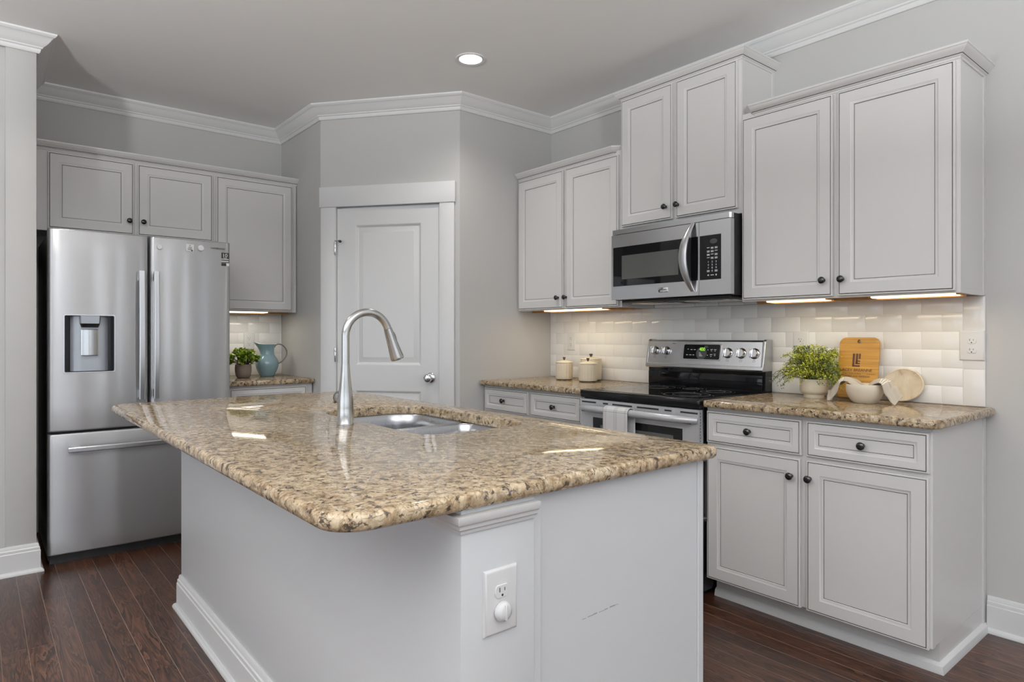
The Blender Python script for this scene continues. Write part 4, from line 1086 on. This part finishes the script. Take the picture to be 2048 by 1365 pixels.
for k in range(40): box(bm, RW-0.0045, RW-0.0038, OY+0.010, OY+0.0145, 0.30+k*0.014, 0.308+k*0.014)
part('edge_perforations', bm, mSlot, od, 0)

# plaid towel folded over the oven handle
TX0, TX1 = 0.236+RX0, 0.394+RX0
t = thing('dish_towel', 'white plaid dish towel hanging over the oven door handle', 'towel', ((TX0+TX1)/2, OY-0.052, 0.845))
bm = nb(); uvl = bm.loops.layers.uv.new('UVMap')
prof = []
for k in range(15): prof.append((-0.0245+0.0, -0.335+0.313*k/14))
for k in range(1, 12):
    a = PI-PI*k/12; prof.append((0.0245*math.cos(a), -0.022+0.0245*math.sin(a)))
for k in range(13): prof.append((0.0245, -0.022-0.25*k/12))
n = 18; G = []
for i, (y, z) in enumerate(prof):
    row = []
    for k in range(n+1):
        u = k/n; hang = max(0, min(1, -z/0.3)); w = 0.004*math.sin(u*7.0+0.6)*hang
        x = (TX0-TX1)/2+(TX1-TX0)*u+(0.008 if i > 20 else 0)+0.004*hang*(u-0.5)
        row.append(bm.verts.new((x, y-w if y < 0 else y+w*0.5, z)))
    G.append(row)
m = len(prof)-1
for i in range(m):
    for k in range(n):
        f = bm.faces.new((G[i][k], G[i][k+1], G[i+1][k+1], G[i+1][k]))
        for lp, (a, b_) in zip(f.loops, ((k, i), (k+1, i), (k+1, i+1), (k, i+1))): lp[uvl].uv = (a/n, 1-b_/m)
p = part('cloth', bm, mPlaid, t, 60); s = p.modifiers.new('thickness', 'SOLIDIFY'); s.thickness = 0.003; s.offset = 0

# ------------------------------------------------------------------ things on the worktops
CT = 0.9142
def canister(label, x, y, r, h):
    t = thing('canister', label, 'canister', (x, y, CT), 0, 'cream ribbed canisters')
    n = 96
    def rib(a, rr, z, k): return (rr-(0.0024 if (3 <= k <= 9) and int(a/(2*PI)*n+0.5) % 6 == 0 else 0), z)
    bm = nb(); lathe(bm, [(0, 0.006), (r*0.93, 0.006), (r*0.97, 0.009), (r*0.985, h*0.12), (r, h*0.2), (r, h*0.4), (r, h*0.6), (r*0.995, h*0.8), (r*0.985, h*0.92), (r*0.955, h*0.985), (r*0.92, h), (0, h)], n, rfn=rib)
    part('jar', bm, mCan, t, 50)
    bm = nb(); lathe(bm, [(0, 0), (r*0.90, 0), (r*0.92, 0.003), (r*0.92, 0.007), (0, 0.007)], 48); part('foot_ring', bm, mDark, t)
    bm = nb(); lathe(bm, [(0, h), (r*0.97, h), (r*0.985, h+0.003), (r*0.96, h+0.006), (r*0.5, h+0.013), (r*0.2, h+0.017), (0, h+0.017)], 48)
    lid = part('lid', bm, mCream, t, 50)
    bm = nb(); lathe(bm, [(0, h+0.015), (r*0.10, h+0.015), (r*0.09, h+0.020), (r*0.17, h+0.034), (r*0.17, h+0.037), (0, h+0.038)], 20); part('lid_knob', bm, mGun, lid)
canister('smaller cream ribbed canister standing at the left, below the tile outlet', 0.345, -0.205, 0.0575, 0.112)
canister('cream ribbed canister standing in front of the biggest one', 0.570, -0.215, 0.0600, 0.112)
canister('biggest cream ribbed canister, half hidden at the back', 0.485, -0.098, 0.0700, 0.135)

# fern in a cream footed pot
t = thing('potted_fern', 'lime green fern in a cream footed pot beside the cutting board', 'plant', (1.972, -0.150, CT))
bm = nb(); lathe(bm, [(0, 0), (0.043, 0), (0.044, 0.003), (0.046, 0.016), (0.058, 0.026), (0.0625, 0.034), (0.0625, 0.060), (0.0615, 0.088), (0.0595, 0.089), (0.058, 0.087), (0.058, 0.070), (0, 0.070)], 48); part('pot', bm, mCream, t, 40)
bm = nb(); lathe(bm, [(0, 0.074), (0.03, 0.0735), (0.0578, 0.070), (0, 0.068)], 30); part('soil', bm, mSoil, t)
rnd = random.Random(5)
bmL, bmD, bmS = nb(), nb(), nb()
def leaflet(bm, c, d, up, ln, wd):
    s = d.cross(up).normalized()*wd; a = c; e = c+d*ln
    vs = [bm.verts.new(a), bm.verts.new(a+d*ln*0.55+s), bm.verts.new(e+s*0.55), bm.verts.new(e-s*0.55), bm.verts.new(a+d*ln*0.55-s)]
    bm.faces.new(vs)
for i in range(165):
    az = rnd.uniform(0, 2*PI); el = rnd.uniform(0.0, 1.0)
    reach = 0.055+0.115*el+rnd.uniform(-0.02, 0.02); top = 0.165-0.13*el**1.3+rnd.uniform(-0.03, 0.02)
    if math.sin(az) > 0.45: reach *= 0.60
    droop = 0.02+0.10*el*el*rnd.uniform(0.3, 1.0)
    base = Vector((0.03*math.cos(az)*rnd.random(), 0.03*math.sin(az)*rnd.random(), 0.074))
    P = []
    for k in range(9):
        s = k/8; rr = reach*s**0.9; z = 0.078+top*math.sin(s*PI*0.55)-droop*s**3
        P.append(Vector((base.x+rr*math.cos(az)+0.01*math.sin(3*s+i), base.y+rr*math.sin(az), z)))
    for p_ in P:
        p_.y = min(p_.y, 0.128); p_.z = max(p_.z, 0.040)
        if p_.x > 0.085: p_.x = 0.085+(p_.x-0.085)*0.3
        if p_.x > 0.05 and p_.y < 0.0: p_.y *= 0.6; p_.z = max(p_.z, 0.07)
        if p_.x > 0.055 and p_.y > 0.045: p_.y = 0.045
    tube(bmS, P, [0.0009]*9, 4, caps=False)
    dark = rnd.random() < 0.18 or el > 0.8 and rnd.random() < 0.5
    for k in range(2, 9):
        d0 = (P[k]-P[k-1]).normalized()
        for q in range(8 if k > 2 else 4):
            side = d0.cross(Vector((rnd.uniform(-.6, .6), rnd.uniform(-.6, .6), 1))).normalized()*(1 if q % 2 else -1)
            dd = (side*rnd.uniform(0.7, 1.1)+d0*rnd.uniform(0.1, 0.9)+Vector((0, 0, rnd.uniform(-0.3, 0.5)))).normalized()
            c = P[k-1].lerp(P[k], rnd.random())+dd*rnd.uniform(0.002, 0.013)
            up = Vector((rnd.uniform(-1, 1), rnd.uniform(-1, 1), rnd.uniform(0.2, 1))).normalized()
            if c.y < 0.134: leaflet(bmD if dark else bmL, c, dd, up, rnd.uniform(0.0050, 0.0078), rnd.uniform(0.0022, 0.0034))
part('stems', bmS, mStem, t); part('foliage', bmL, mLeafA, t, 0); part('foliage', bmD, mLeafB, t, 0)['label'] = 'darker fern leaflets'

# bamboo cutting board leaning on the tiles
BW, BH, BT = 0.176, 0.283, 0.014
lean = math.atan2(0.047, BH)
t = thing('cutting_board', 'bamboo cutting board with burnt lettering leaning on the tiles', 'cutting board', (2.132, -0.074, CT+0.0026))
BR = Matrix.Rotation(-lean, 4, 'X')
def board_out(r_top, n=8):
    return rrect(-BW/2, BW/2, 0, BH, [0.016, 0.016, r_top, r_top], n)
tb = bmesh.new()
lo = board_out(0.030); hole_c = (0.0, BH-0.020); hr = 0.0088
L0 = []
for y, ins in ((0.0, 0.003), (-0.003, 0.0), (-BT+0.003, 0.0), (-BT, 0.003)):
    L0.append([tb.verts.new((x*(1-ins/(BW/2)), y, z+(ins if z < 0.05 else -ins if z > BH-0.05 else 0))) for x, z in lo])
H0 = []
for y in (0.0, -BT): H0.append([tb.verts.new((hole_c[0]+hr*math.cos(2*PI*k/24), y, hole_c[1]+hr*math.sin(2*PI*k/24))) for k in range(24)])
n = len(lo)
for k in range(3):
    for i in range(n): j = (i+1) % n; tb.faces.new((L0[k][i], L0[k][j], L0[k+1][j], L0[k+1][i]))
for i in range(24): j = (i+1) % 24; tb.faces.new((H0[0][i], H0[0][j], H0[1][j], H0[1][i]))
for Lo, Ho in ((L0[0], H0[0]), (L0[-1], H0[1])):
    bmesh.ops.triangle_fill(tb, use_beauty=True, edges=[tb.edges.get((Lo[i], Lo[(i+1) % n])) for i in range(n)]+[tb.edges.get((Ho[i], Ho[(i+1) % 24])) for i in range(24)])
bmesh.ops.recalc_face_normals(tb, faces=tb.faces)
bm = nb(); join(bm, tb, BR); part('board', bm, mBamboo, t, 40)
tb = nb(); ty = -BT-0.0005
addtext(tb, 'LACEY BREANNE', 0.0185, -0.006, ty, 0.130, 1.0)
addtext(tb, 'I N T E R I O R S', 0.0105, -0.022, ty, 0.1135, 1.0)
box(tb, 0.042, 0.078, ty-0.0002, ty+0.0004, 0.1125, 0.1138)
addtext(tb, 'STAGING AND REDESIGN', 0.0105, -0.004, ty, 0.101, 1.0)
bm = nb(); join(bm, tb, BR); part('lettering', bm, mBurn, t, 0)
tb = nb()
def bb(a, b_, c, d): box(tb, a, b_, ty-0.0002, ty+0.0004, c, d)
bb(-0.024, -0.0145, 0.150, 0.207); bb(-0.024, 0.010, 0.146, 0.153)
bb(-0.010, -0.0005, 0.158, 0.207); bb(-0.010, 0.010, 0.158, 0.1635); bb(-0.010, 0.010, 0.170, 0.175); bb(0.003, 0.011, 0.182, 0.207)
bm = nb(); join(bm, tb, BR); part('emblem', bm, mBurn, t, 0)

# cream bowl with a striped linen napkin
BX, BY = 2.220, -0.205
t = thing('serving_bowl', 'cream bowl standing in front of the cutting board', 'bowl', (BX, BY, CT))
bm = nb(); lathe(bm, [(0, 0.0), (0.044, 0.0), (0.047, 0.002), (0.056, 0.012), (0.066, 0.028), (0.0725, 0.047), (0.0740, 0.064), (0.0730, 0.079), (0.0715, 0.081), (0.0700, 0.079), (0.0705, 0.062), (0.066, 0.040), (0.052, 0.018), (0.030, 0.009), (0, 0.008)], 56); part('vessel', bm, mBowl, t, 50)
t = thing('napkin', 'striped oatmeal linen napkin draped through the cream bowl', 'napkin', (BX, BY, CT))
keys = [(-0.152, 0.004, 0.026, -0.014), (-0.134, 0.010, 0.026, -0.016), (-0.116, 0.030, 0.025, -0.015), (-0.097, 0.054, 0.024, -0.012), (-0.085, 0.078, 0.025, -0.008), (-0.071, 0.086, 0.027, -0.003), (-0.052, 0.078, 0.030, 0.004), (-0.030, 0.058, 0.034, 0.008), (0.0, 0.046, 0.036, 0.010),
        (0.030, 0.058, 0.034, 0.008), (0.052, 0.078, 0.029, 0.002), (0.071, 0.087, 0.026, -0.004), (0.085, 0.080, 0.025, -0.010), (0.096, 0.056, 0.024, -0.014), (0.112, 0.036, 0.023, -0.018), (0.130, 0.012, 0.022, -0.022), (0.142, 0.004, 0.022, -0.024)]
def cr(a, b, c, d, t_): return 0.5*((2*b)+(-a+c)*t_+(2*a-5*b+4*c-d)*t_*t_+(-a+3*b-3*c+d)*t_**3)
cur = []
for i in range(len(keys)-1):
    q = [keys[max(0, min(len(keys)-1, i+d))] for d in (-1, 0, 1, 2)]
    for s in range(4): cur.append([cr(q[0][c], q[1][c], q[2][c], q[3][c], s/4) for c in range(4)])
cur.append(list(keys[-1]))
bm = nb(); uvl = bm.loops.layers.uv.new('UVMap'); G = []; NV = 18
for i, (x, z, hw, yo) in enumerate(cur):
    a = cur[max(0, i-1)]; b_ = cur[min(len(cur)-1, i+1)]; tg = Vector((b_[0]-a[0], 0, b_[1]-a[1])).normalized(); nr = Vector((-tg.z, 0, tg.x))
    if nr.z < 0: nr = -nr
    row = []
    for k in range(NV+1):
        v = -1+2*k/NV; ph = v*1.75; en = min(1.0, (0.152-abs(x))/0.05 if abs(x) > 0.10 else 1.0); en = max(0.25, en)
        rip = 0.0032*math.sin(ph*4.2+0.6*math.sin(i*0.11))+0.0016*math.sin(ph*9+i*0.17)
        tl = max(0.0, min(1.0, (abs(x)-0.080)/0.028)); lat = Vector(((0.35 if x < 0 else -0.30)*tl, -1.0, -0.75*tl)).normalized()
        p_ = Vector((x, yo, z+0.010*tl))+lat*(hw*1.3*math.sin(ph))+nr*(0.004+0.017*en*math.cos(ph*0.9)+rip)
        p_.z = max(p_.z, 0.0022); row.append(bm.verts.new(p_))
    G.append(row)
m = len(cur)-1
for i in range(m):
    for k in range(NV):
        f = bm.faces.new((G[i][k], G[i][k+1], G[i+1][k+1], G[i+1][k]))
        for lp, (a, b_) in zip(f.loops, ((i, k), (i, k+1), (i+1, k+1), (i+1, k))): lp[uvl].uv = (a/m, b_/NV)
p = part('cloth', bm, mLinen, t, 70); s = p.modifiers.new('thickness', 'SOLIDIFY'); s.thickness = 0.003; s.offset = 0

# marble platter leaning on the tiles
t = thing('oval_platter', 'stained cream marble platter leaning on the tiles by the bowl', 'platter', (2.310, -0.040, CT+0.001))
tb = nb(); L = []; ca, cb_ = 0.0865, 0.076; tilt = 0.25
def ell(s, y):
    o = []
    for k in range(56):
        a = 2*PI*k/56; x, z = s*ca*math.cos(a)*(1+0.03*math.cos(2*a+1)), s*cb_*math.sin(a)
        o.append((x*math.cos(tilt)+z*math.sin(tilt)*0.9, y, cb_+0.002-x*math.sin(tilt)*0.35+z*math.cos(tilt)))
    return o
L = [ell(0.90, 0.0), ell(0.985, -0.003), ell(1.0, -0.007), ell(0.985, -0.011), ell(0.94, -0.0125), ell(0.90, -0.0105), ell(0.5, -0.0075), ell(0.1, -0.007)]
loft(tb, L); bm = nb(); join(bm, tb, Matrix.Rotation(-math.atan2(0.020, 0.15), 4, 'X'))
mz = min(v.co.z for v in bm.verts)
for v in bm.verts: v.co.z -= mz
part('plate', bm, mMarble, t, 50)

# blue pitcher
t = thing('pitcher', 'pale blue glazed pitcher with a thin loop handle by the pantry', 'pitcher', (-1.270, -1.588, CT))
def spout(a, r, z, k):
    s = max(0.0, math.cos(a+PI/2+0.25)); s = s**4
    h = max(0.0, (z-0.165)/0.065)
    return r+s*0.040*h**1.3, z+s*0.016*h
prof = [(0, 0.0), (0.047, 0.0), (0.050, 0.003), (0.0535, 0.015), (0.064, 0.036), (0.074, 0.060), (0.0785, 0.082), (0.0765, 0.104), (0.068, 0.124), (0.057, 0.140), (0.050, 0.153), (0.0470, 0.166), (0.0465, 0.182), (0.0485, 0.200), (0.0515, 0.216), (0.0550, 0.228), (0.0530, 0.229), (0.0490, 0.216), (0.0450, 0.195), (0.0440, 0.170), (0, 0.150)]
bm = nb(); lathe(bm, prof, 64, rfn=spout); part('vessel', bm, mBlue, t, 60)
bm = nb(); pts = []
for (y, z) in ((0.050, 0.205), (0.060, 0.222), (0.080, 0.229), (0.106, 0.222), (0.130, 0.198), (0.140, 0.170), (0.134, 0.140), (0.114, 0.112), (0.092, 0.095), (0.073, 0.088)): pts.append(Vector((0.004, y, z)))
sm = []
for i in range(len(pts)-1):
    q = [pts[max(0, min(len(pts)-1, i+d))] for d in (-1, 0, 1, 2)]
    for s in range(5): sm.append(Vector([cr(q[0][c], q[1][c], q[2][c], q[3][c], s/5) for c in range(3)]))
sm.append(pts[-1]); tube(bm, sm, 0.0046, 12); part('handle', bm, mBlueDk, t, 60)

# succulent in a taupe pot
t = thing('potted_succulent', 'bright green leafy succulent in a taupe clay pot by the refrigerator', 'plant', (-1.207, -1.772, CT))
bm = nb(); lathe(bm, [(0, 0), (0.038, 0), (0.042, 0.004), (0.0495, 0.020), (0.0535, 0.045), (0.0540, 0.070), (0.0515, 0.092), (0.0495, 0.093), (0.048, 0.090), (0.048, 0.080), (0, 0.080)], 44); part('pot', bm, mTaupe, t, 50)
bm = nb(); lathe(bm, [(0, 0.086), (0.03, 0.085), (0.0478, 0.080), (0, 0.079)], 24); part('soil', bm, mSoil, t)
rnd = random.Random(9); bmA, bmB, bmS = nb(), nb(), nb()
def obov(bm, c, d, up, ln, wd):
    s = d.cross(up).normalized(); up = s.cross(d).normalized(); rows = []
    for k, (q, w_) in enumerate(((0, 0.12), (0.25, 0.35), (0.5, 0.75), (0.75, 1.0), (0.93, 0.75), (1.0, 0.0))):
        p_ = c+d*ln*q+up*(0.10*ln*math.sin(q*PI))
        if w_ == 0: rows.append([bm.verts.new(p_)])
        else: rows.append([bm.verts.new(p_-s*wd*w_+up*0.10*wd), bm.verts.new(p_-up*0.12*wd), bm.verts.new(p_+s*wd*w_+up*0.10*wd)])
    for a, b_ in zip(rows[:-1], rows[1:]):
        for i in range(2):
            if len(b_) == 1: bm.faces.new((a[i], a[i+1], b_[0]))
            else: bm.faces.new((a[i], a[i+1], b_[i+1], b_[i]))
for i in range(46):
    az = 2*PI*i/46*5.03+rnd.uniform(-.2, .2); el = (i+0.5)/46
    tip = Vector((0.094*math.sin(el*1.45)*math.cos(az), 0.094*math.sin(el*1.45)*math.sin(az), 0.100+0.075*math.cos(el*1.55)+rnd.uniform(-0.012, 0.015)))
    b0 = Vector((0.02*math.cos(az), 0.02*math.sin(az), 0.082)); tube(bmS, [b0, b0.lerp(tip, 0.5)+Vector((0, 0, 0.01)), tip], 0.0018, 5, caps=False)
    ax = (tip-Vector((0, 0, 0.07))).normalized()
    for q in range(9):
        a2 = q*2.4; e1 = ax.orthogonal().normalized(); e2 = ax.cross(e1); op = 0.25+0.12*q
        d = (ax*math.cos(op)+(e1*math.cos(a2)+e2*math.sin(a2))*math.sin(op)).normalized()
        c = tip-ax*0.0025*q
        if c.z+d.z*0.03 < 0.07: continue
        obov(bmA if rnd.random() < 0.62 else bmB, c, d, ax, rnd.uniform(0.024, 0.034), rnd.uniform(0.010, 0.014))
part('stems', bmS, mStem, t); part('foliage', bmA, mSucA, t, 60); part('foliage', bmB, mSucB, t, 60)['label'] = 'darker green leaves'
